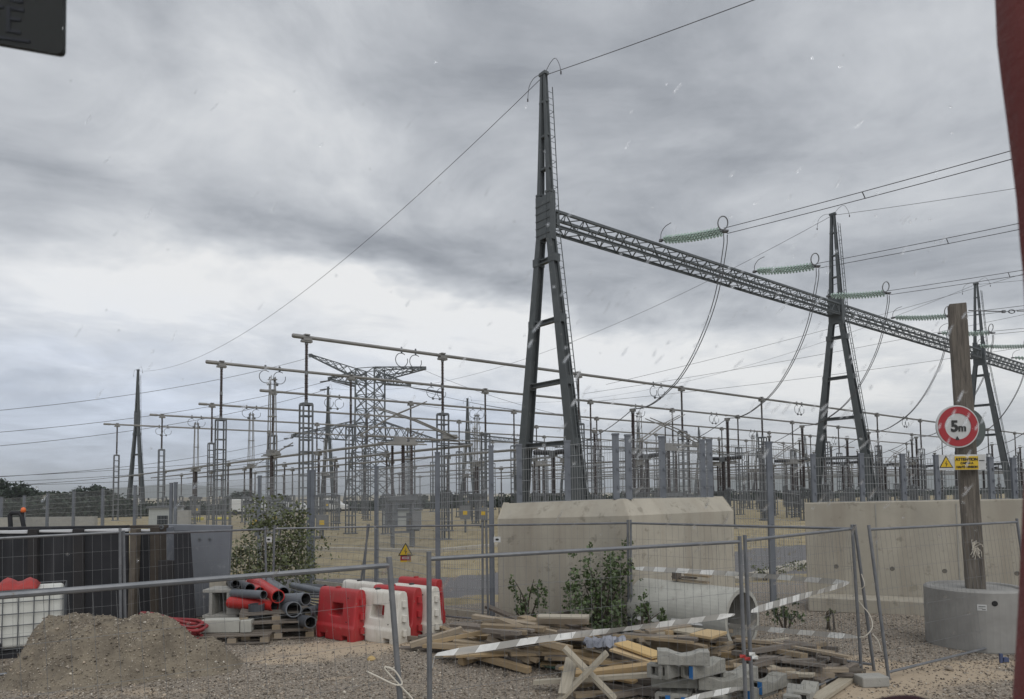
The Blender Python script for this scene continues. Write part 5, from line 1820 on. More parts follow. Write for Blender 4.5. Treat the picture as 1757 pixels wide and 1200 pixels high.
brd = {}
def pallet(name, label, loc, rz, group, m='wood_grey'):
    t = thing(name, label, 'pallet', loc, group, rz)
    L, W = 1.2, .8
    key = ('b', 0)
    if key not in brd:
        brd[key] = MB().box((0, 0, 0), (L, .098, .021)).mesh('board', M[m])
        brd['blk'] = MB().box((0, 0, 0), (.14, .1, .078)).mesh('block', M['wood_tan'])
        brd['cross'] = MB().box((0, 0, 0), (.098, W, .02)).mesh('board', M[m])
    for k in range(5):
        obj('board', brd[key], t, (rnd.uniform(-.01, .01), -W / 2 + .05 + k * (W - .1) / 4, .134), (0, 0, rnd.uniform(-.01, .01)))
    for x in (-.55, 0, .55):
        obj('board', brd['cross'], t, (x, 0, .112))
    for x in (-.53, 0, .53):
        for y in (-.35, 0, .35):
            obj('block', brd['blk'], t, (x, y, .061))
    for y in (-.35, 0, .35):
        obj('board', brd[key], t, (0, y, .011))
    return t
pl0 = gnd(398, 1106)
pallet('wooden_pallet', 'low pallet carrying the grey kerb blocks', (pl0.x - .05, pl0.y + .38, 0), .12, 'wooden pallets')
pl1 = gnd(468, 1098)
pallet('wooden_pallet', 'lower pallet of the stack in front of the plastic pipes', (pl1.x, pl1.y + .42, 0), .2, 'wooden pallets')
pallet('wooden_pallet', 'middle pallet of the stack in front of the plastic pipes', (pl1.x - .02, pl1.y + .42, .146), .17, 'wooden pallets')
pallet('wooden_pallet', 'tilted top pallet of the stack in front of the plastic pipes', (pl1.x - .12, pl1.y + .50, .292), .34, 'wooden pallets')
rot_box_thing('kerb_block', 'long grey concrete kerb block on the low pallet', 'kerb block', (pl0.x - .30, pl0.y + .33, .26), (.66, .22, .22), .02, M['concrete_w'], 'kerb blocks on the low pallet')
rot_box_thing('kerb_block', 'short grey concrete kerb block at the end of the low pallet', 'kerb block', (pl0.x + .13, pl0.y + .33, .255), (.18, .24, .21), .10, M['concrete_w'], 'kerb blocks on the low pallet')
# red ducting coil
def coil(px, py, Y, label, m, loops, Rr, seed):
    rg = random.Random(seed)
    c = P(px, py, Y)
    pts = []
    for k in range(loops * 12):
        a = 2 * math.pi * k / 12
        rr = Rr * (1 + .12 * math.sin(k * .7) + rg.uniform(-.03, .03))
        pts.append(V((c.x + rr * 1.5 * math.cos(a) + .03 * (k // 12), c.y + rr * .8 * math.sin(a), .06 + .055 * (k // 12) + .03 * math.sin(a * 2) + .10 * math.cos(a + 2.5) + .1)))
    o = MB().tube(spline(pts, 3), .028, 7).build('duct_coil', m, smooth=True)
    tag(o, label, 'coil')
M['red_duct'] = mat('red_ducting', (.30, .035, .04), .55, 0, (.22, .025, .03), 6)
coil(285, 1060, 11.9, 'coil of red corrugated ducting behind the soil heap', M['red_duct'], 6, .34, 3)
o = MB().tube(spline([P(372, 1068, 12.6), P(385, 1066, 12.7), P(398, 1064, 12.8)], 5), .03, 7).build('red_strap', M['red_pipe']); tag(o, 'short red strap behind the kerb blocks', 'strap')

# plastic pipes
def pipe(label, ex, ey, rpx, Ye, tx, ty, Yt, m, group='plastic pipes in the pile', name='drain_pipe'):
    a, b = P(ex, ey, Ye), P(tx, ty, Yt)
    r = rpx * (.90 if m is M['red_pipe'] else .78) / 1200 * Ye
    a.z, b.z = max(a.z, r), max(b.z, r)
    d = (b - a)
    t = thing(name, label, 'pipe', a, group)
    L = d.length
    z = d.normalized()
    mb = MB().lathe([(r * .86, 0.0), (r * 1.0, 0.0), (r * 1.0, L), (r * .86, L)], 22, a, z, False)
    mb.build('pipe_wall', m, t, smooth=False)
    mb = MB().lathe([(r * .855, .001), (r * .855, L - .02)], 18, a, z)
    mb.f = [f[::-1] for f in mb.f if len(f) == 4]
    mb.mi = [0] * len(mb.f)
    mb.build('bore', M['dark_in'], t)  # inside of the pipe coloured near-black in place of its shade
pipe('topmost red pipe slanting down over the pile', 477, 1024, 12.5, 12.6, 434, 996, 14.2, M['red_pipe'])
pipe('lower red pipe lying level under the topmost red pipe', 471, 1040, 11, 12.7, 395, 1034, 13.1, M['red_pipe'])
pipe('slim red pipe end tucked between two grey pipes', 446, 1015, 9, 13.0, 424, 1004, 14.4, M['red_pipe'])
pipe('small light grey pipe over the lower red pipe', 452, 1021, 9.5, 12.6, 400, 1018, 13.2, M['grey_pipe'])
pipe('dark grey pipe with open end beside the slim red pipe', 429, 1010, 11, 13.0, 400, 999, 14.5, M['dark_pipe'])
pipe('dark pipe stub at the upper end of the pile', 404, 1003, 10, 13.2, 392, 998, 14.4, M['dark_pipe'])
pipe('wide grey pipe behind the topmost red pipe', 486, 1018, 14, 13.1, 455, 997, 14.7, M['grey_pipe'])
pipe('light grey pipe with a wide open end in the middle of the pile', 525, 1028, 14, 12.5, 484, 1030, 12.9, M['grey_pipe'])
pipe('wide grey pipe low in the pile under the open light one', 504, 1046, 17, 12.4, 486, 1043, 13.4, M['grey_pipe'])
pipe('long pale grey pipe lying along the top towards the barriers', 560, 1017, 8, 13.0, 503, 1005, 14.3, M['grey_pipe'])
pipe('grey pipe running back behind the red barrier', 585, 1013, 5, 14.0, 530, 1007, 14.8, M['grey_pipe'])
pipe('red-ended dark pipe at the far side of the pile', 558, 1009, 7, 14.1, 520, 1006, 15.0, M['dark_pipe'])
pipe('black pipe stub on the ground under the pile', 533, 1068, 13, 12.0, 517, 1064, 12.6, M['dark_pipe'])
pipe('black pipe behind the stub close to the red barrier', 526, 1052, 12, 12.4, 560, 1043, 13.4, M['dark_pipe'])
mb = MB().lathe([(.0, 0), (.13, 0), (.14, .22), (.12, .22), (.11, .03), (0, .03)], 16, P(440, 1058, 12.6)); tag(mb.build('black_bucket', M['dark_pipe']), 'small black bucket among the pallets and pipes', 'bucket')
for i in range(7):
    a = P(500 + i * 5, 1012 + i * 4.5, 13.4 - .05 * i); b = P(560, 1019 + i * 6, 12.9 - .05 * i)
    mb = MB().tube(sag_line(a, b, .04, 8), .016, 6)
    tag(mb.build('thin_duct', M['dark_pipe']), 'thin dark flexible duct lying over the grey pipes', 'duct', 'thin ducts over the pipe pile')

# ------------------------------------------------------------------ water-filled barriers
def barrier_meshes(m):
    xs = [-.50, -.47, -.36, -.22, -.15, .11, .18, .22, .36, .47, .50]
    zs = [0, .09, .22, .27, .40, .46, .62, .66, .76, .83, .86]
    def half(x, z):
        if z <= .22: h = .20
        elif z <= .27: h = .165
        elif z <= .76: h = .165 - .05 * (z - .27) / .49
        elif z <= .83: h = .095
        else: h = .05
        return h * (1 - .12 * (abs(x) > .49))
    solid = {}
    for i in range(len(xs) - 1):
        for j in range(len(zs) - 1):
            xm, zm = (xs[i] + xs[i + 1]) / 2, (zs[j] + zs[j + 1]) / 2
            s_ = not (zm < .09 and (-.36 < xm < -.22 or .22 < xm < .36))
            if .40 < zm < .62 and -.15 < xm < .18: s_ = False
            solid[i, j] = s_
    mb = MB()
    idx = {}
    def vid(i, j, s_):
        if (i, j, s_) not in idx:
            x, z = xs[i], zs[j]
            if .40 <= z <= .62 and i == 4: x += .05 * (z - .40) / .22
            idx[i, j, s_] = len(mb.v)
            y = s_ * half(xs[i], z)
            mb.v.append((x, y, z))
        return idx[i, j, s_]
    for (i, j), s_ in solid.items():
        if not s_: continue
        mb.f.append((vid(i, j, -1), vid(i + 1, j, -1), vid(i + 1, j + 1, -1), vid(i, j + 1, -1)))
        mb.f.append((vid(i, j, 1), vid(i, j + 1, 1), vid(i + 1, j + 1, 1), vid(i + 1, j, 1)))
        for (di, dj, e0, e1) in ((-1, 0, (i, j), (i, j + 1)), (1, 0, (i + 1, j + 1), (i + 1, j)), (0, -1, (i + 1, j), (i, j)), (0, 1, (i, j + 1), (i + 1, j + 1))):
            if not solid.get((i + di, j + dj), False):
                mb.f.append((vid(*e0, 1), vid(*e0, -1), vid(*e1, -1), vid(*e1, 1)))
    mb.mi = [0] * len(mb.f)
    return mb.mesh('body', m, True)
bar_me = {k: barrier_meshes(M[k]) for k in ('red_pl', 'white_pl')}
bdir = V((.80, -.60, 0))
def barrier(kind, px, py, label, rz=0.0, dz=0.0):
    r = gnd(px, py)
    c = r - bdir * .5 + V((.6, .8, 0)) * .2
    t = thing('road_barrier', label, 'barrier', (c.x, c.y, dz), 'water-filled plastic barriers', math.atan2(bdir.y, bdir.x) + rz)
    o = obj('body', bar_me[kind], t)
    b = bevel(o, .022, 3, 25)
    for z in (.18, .42, .66):
        mb = MB().lathe([(.045, -.05), (.045, .05)], 10, (.53, 0, z)); mb.build('hinge_lug', M[kind], t, world=False)
    for z in (.30, .55):
        mb = MB().lathe([(.045, -.05), (.045, .05)], 10, (-.53, 0, z)); mb.build('hinge_lug', M[kind], t, world=False)
    mb = MB().lathe([(.05, 0), (.05, .025), (.03, .03), (0, .03)], 12, (-.1, 0, .855)); mb.build('filler_cap', M['sign_black'] if kind == 'white_pl' else M['red_cloth'], t, world=False)
    for k, z in enumerate((.32, .72)):
        mb = MB().lathe([(.0, .004), (.012, .004), (.014, 0)], 8, (.30, -.158 + .04 * k, z), (0, -1, 0)); mb.build('plug', M['dark_in'], t, world=False)
barrier('red_pl', 604, 1104, 'red plastic barrier at the front end of the barrier row')
barrier('white_pl', 676, 1109, 'white plastic barrier with a see-through slot in front of the others', .03)
barrier('white_pl', 640, 1085, 'white plastic barrier standing behind the front red one', -.04)
barrier('red_pl', 702, 1099, 'red plastic barrier squeezed between the two white ones', .05)
barrier('white_pl', 735, 1096, 'white plastic barrier leaning near the timber heap', -.02)
barrier('red_pl', 741, 1076, 'red plastic barrier at the rear of the row beside the timber', .02)

# ------------------------------------------------------------------ big concrete pipe
def big_pipe():
    a = P(1274, 1052, 10.95)
    b = P(1106, 1044, 12.42)
    R1 = .47
    a.z = b.z = R1 + .03
    d = (b - a)
    L = d.length
    z = d.normalized()
    t = thing('concrete_pipe', 'large pale concrete pipe lying behind the timber with its mouth open', 'pipe', (a.x, a.y, 0))
    mb = MB().lathe([(R1 - .06, .0), (R1 + .005, .0), (R1 + .005, .14), (R1, .2), (R1, L), (R1 - .08, L)], 48, a, z, False)
    mb.build('pipe_wall', M['concrete_w'], t, smooth=False)
    mb = MB().lathe([(R1 - .07, .002), (R1 - .075, .12), (R1 - .085, .14), (R1 - .085, L - .01)], 40, a, z)
    mb.f = [f[::-1] for f in mb.f if len(f) == 4]; mb.mi = [0] * len(mb.f)
    mb.build('bore', M['concrete_g'], t)
    # wedge and broken pallet pieces on its back
    for k, (x0, x1, yy, dz, m_, l) in enumerate(((1158, 1222, 993, .03, 'wood_tan', 'splintered board lying along the top of the concrete pipe'), (1156, 1200, 989, .08, 'wood_grey', 'short grey board resting on the splintered one'), (1180, 1225, 987, .13, 'wood_tan', 'broken board piece tilted on top of the concrete pipe'))):
        f0_, f1_ = (1275 - x1) / 177, (1275 - x0) / 177
        q0, q1 = a.lerp(b, f0_) + V((0, .08, R1 + dz)), a.lerp(b, f1_) + V((0, .02 * k, R1 + dz))
        mb = MB().beam(q0, q1, .10, .028)
        tag(mb.build('broken_board', M[m_]), l, 'board', 'boards on the concrete pipe')
    q = a.lerp(b, (1275 - 1163) / 177) + V((0, .02, R1 + .085))
    rot_box_thing('wood_block', 'grey wood block end on top of the concrete pipe', 'block', q, (.1, .14, .15), .4, M['wood_grey'], 'boards on the concrete pipe')
big_pipe()

# ------------------------------------------------------------------ timber
PLN = 0
def plank(x0, y0, z0, x1, y1, z1, wd, th, m, label, group='planks of the timber heaps', edge=False, bow=0.0):
    a, b = H(x0, y0, z0), H(x1, y1, z1)
    mb = MB()
    k = 5 if bow else 1
    up = (0, 0, 1)
    x, y, z, L = basis(a, b, up)
    roll = rnd.uniform(-.18, .18) if not edge else rnd.uniform(-.05, .05)
    cx_, sx_ = math.cos(roll), math.sin(roll)
    x, y = x * cx_ + y * sx_, y * cx_ - x * sx_
    if edge: wd, th = th, wd
    vs = []
    for i in range(k + 1):
        f = i / k
        c = V((0, 0, 0)) + z * (L * f - L / 2) - V((0, 0, bow * 4 * f * (1 - f)))
        e = rnd.uniform(-.004, .004)
        for sy in (-.5, .5):
            for sx in (-.5, .5):
                vs.append(c + x * (sx * wd + e) + y * (sy * th))
    # local x along the length, so that the grain follows the plank
    bx, by = z, x
    R3 = Matrix((bx, by, bx.cross(by))).to_3x3()
    vs = [R3 @ v for v in vs]
    fs = [(0, 2, 3, 1), (k * 4, k * 4 + 1, k * 4 + 3, k * 4 + 2)]
    for i in range(k):
        q = i * 4
        fs += [(q, q + 1, q + 5, q + 4), (q + 2, q + 6, q + 7, q + 3), (q, q + 4, q + 6, q + 2), (q + 1, q + 3, q + 7, q + 5)]
    mb.add(vs, fs)
    o = mb.build('timber_plank', M[m])
    o.matrix_world = Matrix.Translation((a + b) / 2) @ R3.transposed().to_4x4()
    return tag(o, label, 'plank', group)
def c1(x, y): return 680 + x / 3.993, 1040 + y / 3.993
def pk(x0, y0, z0, x1, y1, z1, wd, th, m, label, **kw):
    a, b = c1(x0, y0), c1(x1, y1)
    return plank(a[0], a[1], z0, b[0], b[1], z1, wd, th, m, label, **kw)
HERO = [
    (95, 268, .10, 450, 158, .30, .10, .08, 'wood_tan', 'thick brown plank rising from the ground beside the rear red barrier'),
    (250, 248, .16, 735, 150, .34, .12, .06, 'wood_new', 'fresh yellow plank slanting over the heap end near the barriers'),
    (395, 240, .20, 640, 268, .16, .10, .04, 'wood_tan', 'thin brown plank under the slanting yellow plank'),
    (190, 272, .10, 600, 300, .10, .12, .05, 'wood_new', 'yellow plank lying flat at the low end of the heap'),
    (25, 285, .03, 400, 300, .03, .12, .03, 'wood_grey', 'grey plank flat on the gravel at the barrier end of the heap'),
    (268, 342, .04, 600, 330, .05, .10, .04, 'wood_pale', 'pale plank flat on the ground before the heap'),
    (380, 125, .22, 640, 150, .22, .16, .05, 'wood_grey', 'weathered plank at the back of the heap by the fence post'),
    (635, 108, .52, 1165, 178, .42, .11, .10, 'wood_tan', 'long squared beam across the top of the timber heap'),
    (962, 88, .60, 1320, 92, .60, .16, .13, 'wood_tan', 'heavy squared beam crowning the timber heap by the sapling'),
    (970, 70, .685, 1322, 74, .685, .15, .025, 'wood_pale', 'pale thin board on the heavy crowning beam'),
    (860, 85, .45, 960, 118, .45, .16, .10, 'wood_tan', 'short beam offcut beside the heavy crowning beam'),
    (860, 140, .40, 1190, 140, .40, .10, .09, 'wood_tan', 'squared beam lying level under the crowning beam'),
    (660, 182, .42, 900, 240, .34, .13, .05, 'wood_pale', 'pale broad plank slanting down the heap front'),
    (720, 160, .44, 985, 205, .36, .14, .06, 'wood_tan', 'broad dull plank behind the pale slanting plank'),
    (635, 215, .34, 790, 290, .22, .10, .08, 'wood_tan', 'stubby brown beam pointing down the heap front'),
    (440, 378, .06, 660, 305, .10, .11, .11, 'wood_new', 'square fresh timber end poking out over the gravel'),
    (550, 338, .11, 912, 440, .05, .09, .08, 'wood_new', 'long yellow squared timber reaching out over the gravel'),
    (640, 295, .16, 865, 392, .08, .11, .08, 'wood_grey', 'grey beam beside the long yellow timber'),
    (700, 285, .22, 925, 378, .12, .11, .08, 'wood_tan', 'brown beam next to the grey beam on the heap front'),
    (800, 300, .24, 972, 375, .14, .08, .06, 'wood_new', 'narrow yellow batten next to the brown beam'),
    (880, 265, .26, 1075, 305, .22, .13, .06, 'wood_tan', 'dull plank under the barrier tape in mid heap'),
    (1000, 248, .42, 1185, 292, .40, .14, .08, 'wood_tan', 'thick plank ending behind the crossed boards'),
    (965, 362, .08, 1300, 375, .10, .12, .04, 'wood_pale', 'pale plank flat behind the crossed boards'),
    (985, 330, .12, 1095, 340, .10, .14, .10, 'wood_new', 'short cut block of fresh timber near the crossed boards'),
    (945, 522, .12, 1790, 468, .30, .12, .05, 'wood_pale', 'long pale plank passing behind the crossed boards'),
    (1225, 472, .22, 1790, 405, .34, .11, .07, 'wood_new', 'long yellow beam behind the crossed boards'),
    (1150, 285, .62, 1500, 640, .04, .13, .035, 'wood_pale', 'crossed board slanting down from the upper end of the trestle'),
    (1445, 318, .60, 1105, 660, .02, .13, .035, 'wood_pale', 'crossed board slanting the other way in the trestle'),
    (1205, 358, .44, 1150, 606, .12, .15, .035, 'wood_pale', 'upright pale board of the crossed trestle'),
    (1540, 252, .46, 1800, 345, .40, .26, .03, 'ply', 'upper yellow plywood strip sloping towards the hollow blocks'),
    (1500, 292, .40, 1800, 385, .34, .24, .03, 'ply', 'lower yellow plywood strip sloping towards the hollow blocks'),
    (1290, 285, .34, 1420, 322, .26, .10, .03, 'wood_pale', 'small pale board under the grey plastic film'),
    (1290, 345, .16, 1560, 350, .18, .10, .04, 'wood_grey', 'grey lath lying under the plywood strips'),
    (1440, 365, .14, 1757, 420, .12, .09, .04, 'wood_grey', 'weathered lath below the plywood strips'),
    (1510, 520, .06, 1800, 610, .04, .12, .05, 'wood_grey', 'weathered plank low down beside the hollow blocks'),
    (1260, 560, .04, 1440, 639, .04, .08, .03, 'wood_grey', 'thin grey lath on the ground by the crossed boards'),
]
for a in HERO:
    pk(*a[:9], a[9], bow=.02 if a[9].startswith('pale broad') else 0)
def c3(x, y): return 1080 + x / 6.757, 1060 + y / 6.757
def pk3(x0, y0, z0, x1, y1, z1, wd, th, m, label, **kw):
    a, b = c3(x0, y0), c3(x1, y1)
    return plank(a[0], a[1], z0, b[0], b[1], z1, wd, th, m, label, **kw)
def c7(x, y): return 1240 + x / 5.49, 1040 + y / 5.49
def pk7(x0, y0, z0, x1, y1, z1, wd, th, m, label, **kw):
    a, b = c7(x0, y0), c7(x1, y1)
    return plank(a[0], a[1], z0, b[0], b[1], z1, wd, th, m, label, **kw)
for a in ((205, 165, .48, 700, 95, .50, .10, .04, 'wood_tan', 'plank on top of the short stack before the concrete pipe'),
          (290, 195, .44, 650, 130, .46, .12, .04, 'wood_pale', 'pale offcut in the short stack before the concrete pipe'),
          (215, 205, .40, 530, 190, .40, .16, .05, 'wood_tan', 'brown offcut in the short stack before the concrete pipe'),
          (260, 240, .34, 700, 225, .34, .12, .05, 'wood_grey', 'grey offcut at the bottom of the short stack'),
          (240, 300, .30, 930, 350, .30, .16, .05, 'wood_tan', 'broad tan board standing on edge behind the hollow blocks'),
          (700, 235, .34, 1130, 255, .34, .12, .05, 'wood_grey', 'grey board under the square plywood sheet'),
          (690, 215, .40, 1000, 240, .40, .10, .04, 'wood_tan', 'brown batten under the square plywood sheet'),
          (950, 430, .20, 1230, 285, .28, .22, .03, 'wood_tan', 'tan board leaning against the hollow block stack'),
          (60, 280, .35, 100, 250, .42, .10, .05, 'wood_pale', 'small pale wood chunk beside the plywood strips'),
          (130, 250, .42, 215, 300, .34, .08, .05, 'wood_pale', 'second pale wood chunk beside the plywood strips')):
    pk3(*a, edge='on edge' in a[9])
def sheet(pts, z, th, m, label):
    vs = [H(*c3(x, y), z) for x, y in pts]
    mb = MB()
    mb.add(vs + [v - V((0, 0, th)) for v in vs], [(0, 1, 2, 3), (7, 6, 5, 4), (0, 4, 5, 1), (1, 5, 6, 2), (2, 6, 7, 3), (3, 7, 4, 0)])
    o = mb.build('plywood_sheet', M[m])
    tag(o, label, 'plywood', 'plywood sheets on the timber')
sheet([(700, 185), (945, 225), (1130, 160), (900, 130)], .50, .035, 'ply', 'square yellow plywood sheet on top of the timber before the pipe')
sheet([(700, 215), (940, 250), (1120, 185), (900, 150)], .455, .03, 'wood_tan', 'brown plywood sheet right under the yellow one')
sheet([(500, 145), (720, 178), (860, 125), (640, 105)], .49, .03, 'wood_pale', 'pale grey plywood sheet beside the yellow one')
for a in ((110, 345, .30, 880, 395, .34, .13, .07, 'wood_grey', 'long dark plank along the back of the low plank pile'),
          (120, 320, .36, 460, 345, .38, .10, .04, 'wood_tan', 'tan plank at the back of the low plank pile'),
          (205, 365, .30, 770, 470, .32, .15, .06, 'wood_tan', 'broad tan plank in the low plank pile'),
          (200, 310, .38, 620, 300, .36, .05, .02, 'wood_pale', 'thin pale lath curving over the low plank pile'),
          (390, 470, .24, 910, 600, .22, .15, .06, 'wood_grey', 'broad weathered plank in the low plank pile'),
          (260, 455, .34, 860, 650, .20, .10, .04, 'wood_pale', 'pale bent plank draped across the low plank pile'),
          (360, 610, .14, 900, 690, .12, .11, .05, 'wood_grey', 'weathered plank low in the low plank pile'),
          (500, 400, .30, 940, 440, .30, .11, .05, 'wood_grey', 'dark weathered plank behind the bent plank'),
          (700, 470, .24, 1000, 500, .26, .11, .04, 'wood_grey', 'short weathered plank at the open end of the low pile'),
          (720, 500, .20, 980, 590, .18, .11, .05, 'wood_tan', 'tan plank end at the open end of the low pile'),
          (600, 660, .09, 920, 680, .10, .09, .04, 'wood_tan', 'narrow tan plank at the front of the low pile'),
          (380, 560, .16, 640, 600, .16, .09, .04, 'wood_tan', 'tan batten in the hollow of the low pile'),
          (620, 700, .05, 920, 720, .05, .10, .05, 'wood_grey', 'weathered plank flat on the ground under the low pile'),
          (800, 740, .04, 1100, 640, .05, .14, .05, 'wood_grey', 'dark plank at the fence end of the low pile'),
          (870, 890, .05, 1180, 685, .05, .14, .05, 'wood_pale', 'pale plank on the ground along the turning fence panel'),
          (1090, 610, .06, 1330, 650, .06, .10, .10, 'wood_tan', 'squared tan sleeper under the turning fence panel'),
          (990, 545, .04, 1270, 575, .04, .05, .04, 'wood_grey', 'dark lath on the sand behind the turning fence panel')):
    pk7(*a, bow=.08 if 'bent' in a[9] else (.03 if 'curving' in a[9] else 0))
rg = random.Random(31)
def litter(x0, x1, y0, y1, z0, z1, k, label, group, mats_=('wood_grey', 'wood_tan', 'wood_grey', 'wood_new')):
    for _ in range(k):
        px, py = rg.uniform(x0, x1), rg.uniform(y0, y1)
        L = rg.uniform(18, 75)
        a = rg.gauss(.12, .28)
        z = rg.uniform(z0, z1)
        plank(px - L * math.cos(a), py - L * math.sin(a) * .45, z, px + L * math.cos(a), py + L * math.sin(a) * .45, z + rg.uniform(-.03, .03), rg.uniform(.07, .14), rg.uniform(.025, .07), *(lambda q: (q, label.replace('loose', {'wood_grey': 'loose grey', 'wood_tan': 'loose brown', 'wood_new': 'loose yellow'}[q], 1)))(rg.choice(mats_)), group=group)
litter(800, 980, 1088, 1124, .04, .26, 48, 'loose plank buried in the timber heap', 'loose planks in the timber heap')
litter(870, 1000, 1070, 1100, .10, .42, 30, 'loose plank near the top of the timber heap', 'loose planks in the timber heap')
litter(990, 1120, 1100, 1160, .02, .2, 40, 'loose lath between the crossed boards and the blocks', 'loose laths beside the blocks')
litter(1130, 1230, 1098, 1118, .04, .24, 16, 'loose offcut behind the hollow blocks', 'loose offcuts behind the blocks')
litter(1290, 1395, 1108, 1160, .03, .22, 34, 'loose plank in the low plank pile', 'loose planks in the low pile')
pallet('wooden_pallet', 'weathered pallet under the open end of the low plank pile', gnd(1408, 1172) + V((0, .3, 0)), .75, 'wooden pallets')
litter(840, 1010, 1062, 1092, .30, .60, 26, 'loose plank on the crown of the timber heap', 'loose planks on the heap crown', ('wood_grey', 'wood_tan', 'wood_tan'))
litter(740, 880, 1084, 1108, .05, .16, 12, 'loose plank at the barrier end of the timber heap', 'loose planks at the barrier end')
litter(1020, 1130, 1120, 1190, .02, .12, 30, 'loose broken lath under the long pale plank', 'broken laths under the long plank', ('wood_grey', 'wood_grey', 'wood_tan'))
litter(1120, 1200, 1076, 1100, .30, .46, 14, 'loose short offcut on the stack before the pipe', 'short offcuts on the stack', ('wood_tan', 'wood_grey', 'wood_new'))
litter(1280, 1400, 1102, 1135, .18, .36, 22, 'loose plank on top of the low plank pile', 'loose planks on the low pile', ('wood_grey', 'wood_grey', 'wood_tan'))
# crumpled film
def film():
    rg = random.Random(6)
    mb = MB()
    nx, ny = 16, 9
    a, b = H(1004, 1116, .3), H(1072, 1112, .34)
    vs = []
    for j in range(ny):
        for i in range(nx):
            u, v = i / (nx - 1), j / (ny - 1)
            p = a.lerp(b, u)
            vs.append((p.x + rg.uniform(-.02, .02), p.y + .38 * (v - .35) + rg.uniform(-.02, .02), p.z + .05 + .11 * abs(math.sin(u * 7 + 1.3 * math.sin(v * 5))) * math.sin(v * math.pi) + rg.uniform(-.02, .03)))
    mb.add(vs, [(j * nx + i, j * nx + i + 1, (j + 1) * nx + i + 1, (j + 1) * nx + i) for j in range(ny - 1) for i in range(nx - 1)])
    tag(mb.build('plastic_film', M['tarp']), 'crumpled blue-grey plastic film on the timber behind the crossed boards', 'plastic film')
    mb = MB()
    for k in range(5):
        mb.tube(spline([H(912 + k * 2, 1132 + k, .05), H(935, 1138 + k * 1.5, .06), H(965, 1145 + k, .05)], 5), .004, 4)
    tag(mb.build('green_net', mat('green_net_string', (.03, .10, .08), .7)), 'strands of dark green netting under the timber', 'netting')
film()

# ------------------------------------------------------------------ hollow concrete blocks
def block_mesh():
    L, W, Hh = .58, .18, .16
    prof = []
    for k in range(9):
        f = k / 8
        x = -.16 + .32 * f - .0
        prof.append((x * 1.15, Hh - .052 * math.sin(math.pi * f) ** 1.2))
    top = [(-L / 2, Hh)] + prof + [(L / 2, Hh)]
    mb = MB()
    hw = W / 2
    k = len(top)
    vs = []
    for y in (-hw, hw):
        vs += [(x, y, z) for x, z in top] + [(x, y, 0) for x, _ in top]
    fs = []
    for i in range(k - 1):
        fs.append((k + i, k + i + 1, i + 1, i))
        fs.append((2 * k + i, 2 * k + i + 1, 3 * k + i + 1, 3 * k + i))
        fs.append((i, i + 1, 2 * k + i + 1, 2 * k + i))
        fs.append((k + i + 1, k + i, 3 * k + i, 3 * k + i + 1))
    mb.add(vs, fs)
    for s_ in (-1, 1):
        x = s_ * L / 2
        a, b, d = .045, .05, .14
        o = [(x, -hw, 0), (x, hw, 0), (x, hw, Hh), (x, -hw, Hh)]
        zc = Hh * .5
        i_ = [(x, -a, zc - b), (x, a, zc - b), (x, a, zc + b), (x, -a, zc + b)]
        q = [(x - s_ * d, y * .9, zc + (z - zc) * .9) for _, y, z in i_]
        f = [(0, 1, 5, 4), (1, 2, 6, 5), (2, 3, 7, 6), (3, 0, 4, 7), (4, 5, 9, 8), (5, 6, 10, 9), (6, 7, 11, 10), (7, 4, 8, 11), (8, 9, 10, 11)]
        mb.add(o + i_ + q, f if s_ > 0 else [g[::-1] for g in f])
    return mb.mesh('block_body', M['block'])
BLK = block_mesh()
paint_me = MB().box((0, 0, 0), (.012, .055, .145)).mesh('blue_mark', M['blue'])
def hblock(px, py, z, rz, label, blue=0, seed=0):
    p = H(px, py, z + .08)
    t = thing('hollow_block', label, 'concrete block', (p.x, p.y, z), 'stacked hollow concrete blocks', rz)
    o = obj('block_body', BLK, t)
    bevel(o, .008, 2)
    if blue:
        obj('blue_mark', paint_me, t, (blue * .2885, -.060, .08))
HB = [(1172, 1127, .50, -.16, 'topmost dished block lying crosswise on the block stack', 0),
      (1207, 1146, .335, .62, 'blue-marked dished block in the second layer of the stack', -1),
      (1160, 1145, .335, .72, 'plain end-on block in the second layer of the stack', 0),
      (1138, 1143, .335, 1.0, 'block with a dark square hole at the edge of the second layer', 0),
      (1160, 1166, .17, -.12, 'plain block in the third layer under the end-on blocks', 0),
      (1240, 1170, .17, -.10, 'deeply dished block in the third layer towards the fence post', 0),
      (1262, 1158, .17, .5, 'dished block behind the fence post in the third layer', 0),
      (1146, 1192, .0, 1.15, 'blue-marked bottom block at the crossed-board corner', -1),
      (1172, 1195, .0, 1.15, 'blue-marked bottom block next to the corner one', -1),
      (1205, 1196, .0, 1.2, 'plain bottom block in the middle of the stack front', 0),
      (1235, 1195, .0, 1.1, 'plain bottom block before the fence post', 0),
      (1300, 1183, .0, .65, 'blue-marked dished block behind the doubled fence posts', -1),
      (1318, 1172, .05, .7, 'second blue-marked block behind the doubled fence posts', -1),
      (1345, 1162, .04, .8, 'block with a light blue top edge past the fence posts', -1),
      (1362, 1196, .0, 1.1, 'small pale end-on block in front of the weathered pallet', 0),
      (1384, 1190, .0, 1.0, 'outermost pale block in front of the weathered pallet', 0)]
for a in HB:
    hblock(*a[:4], a[4], a[5])

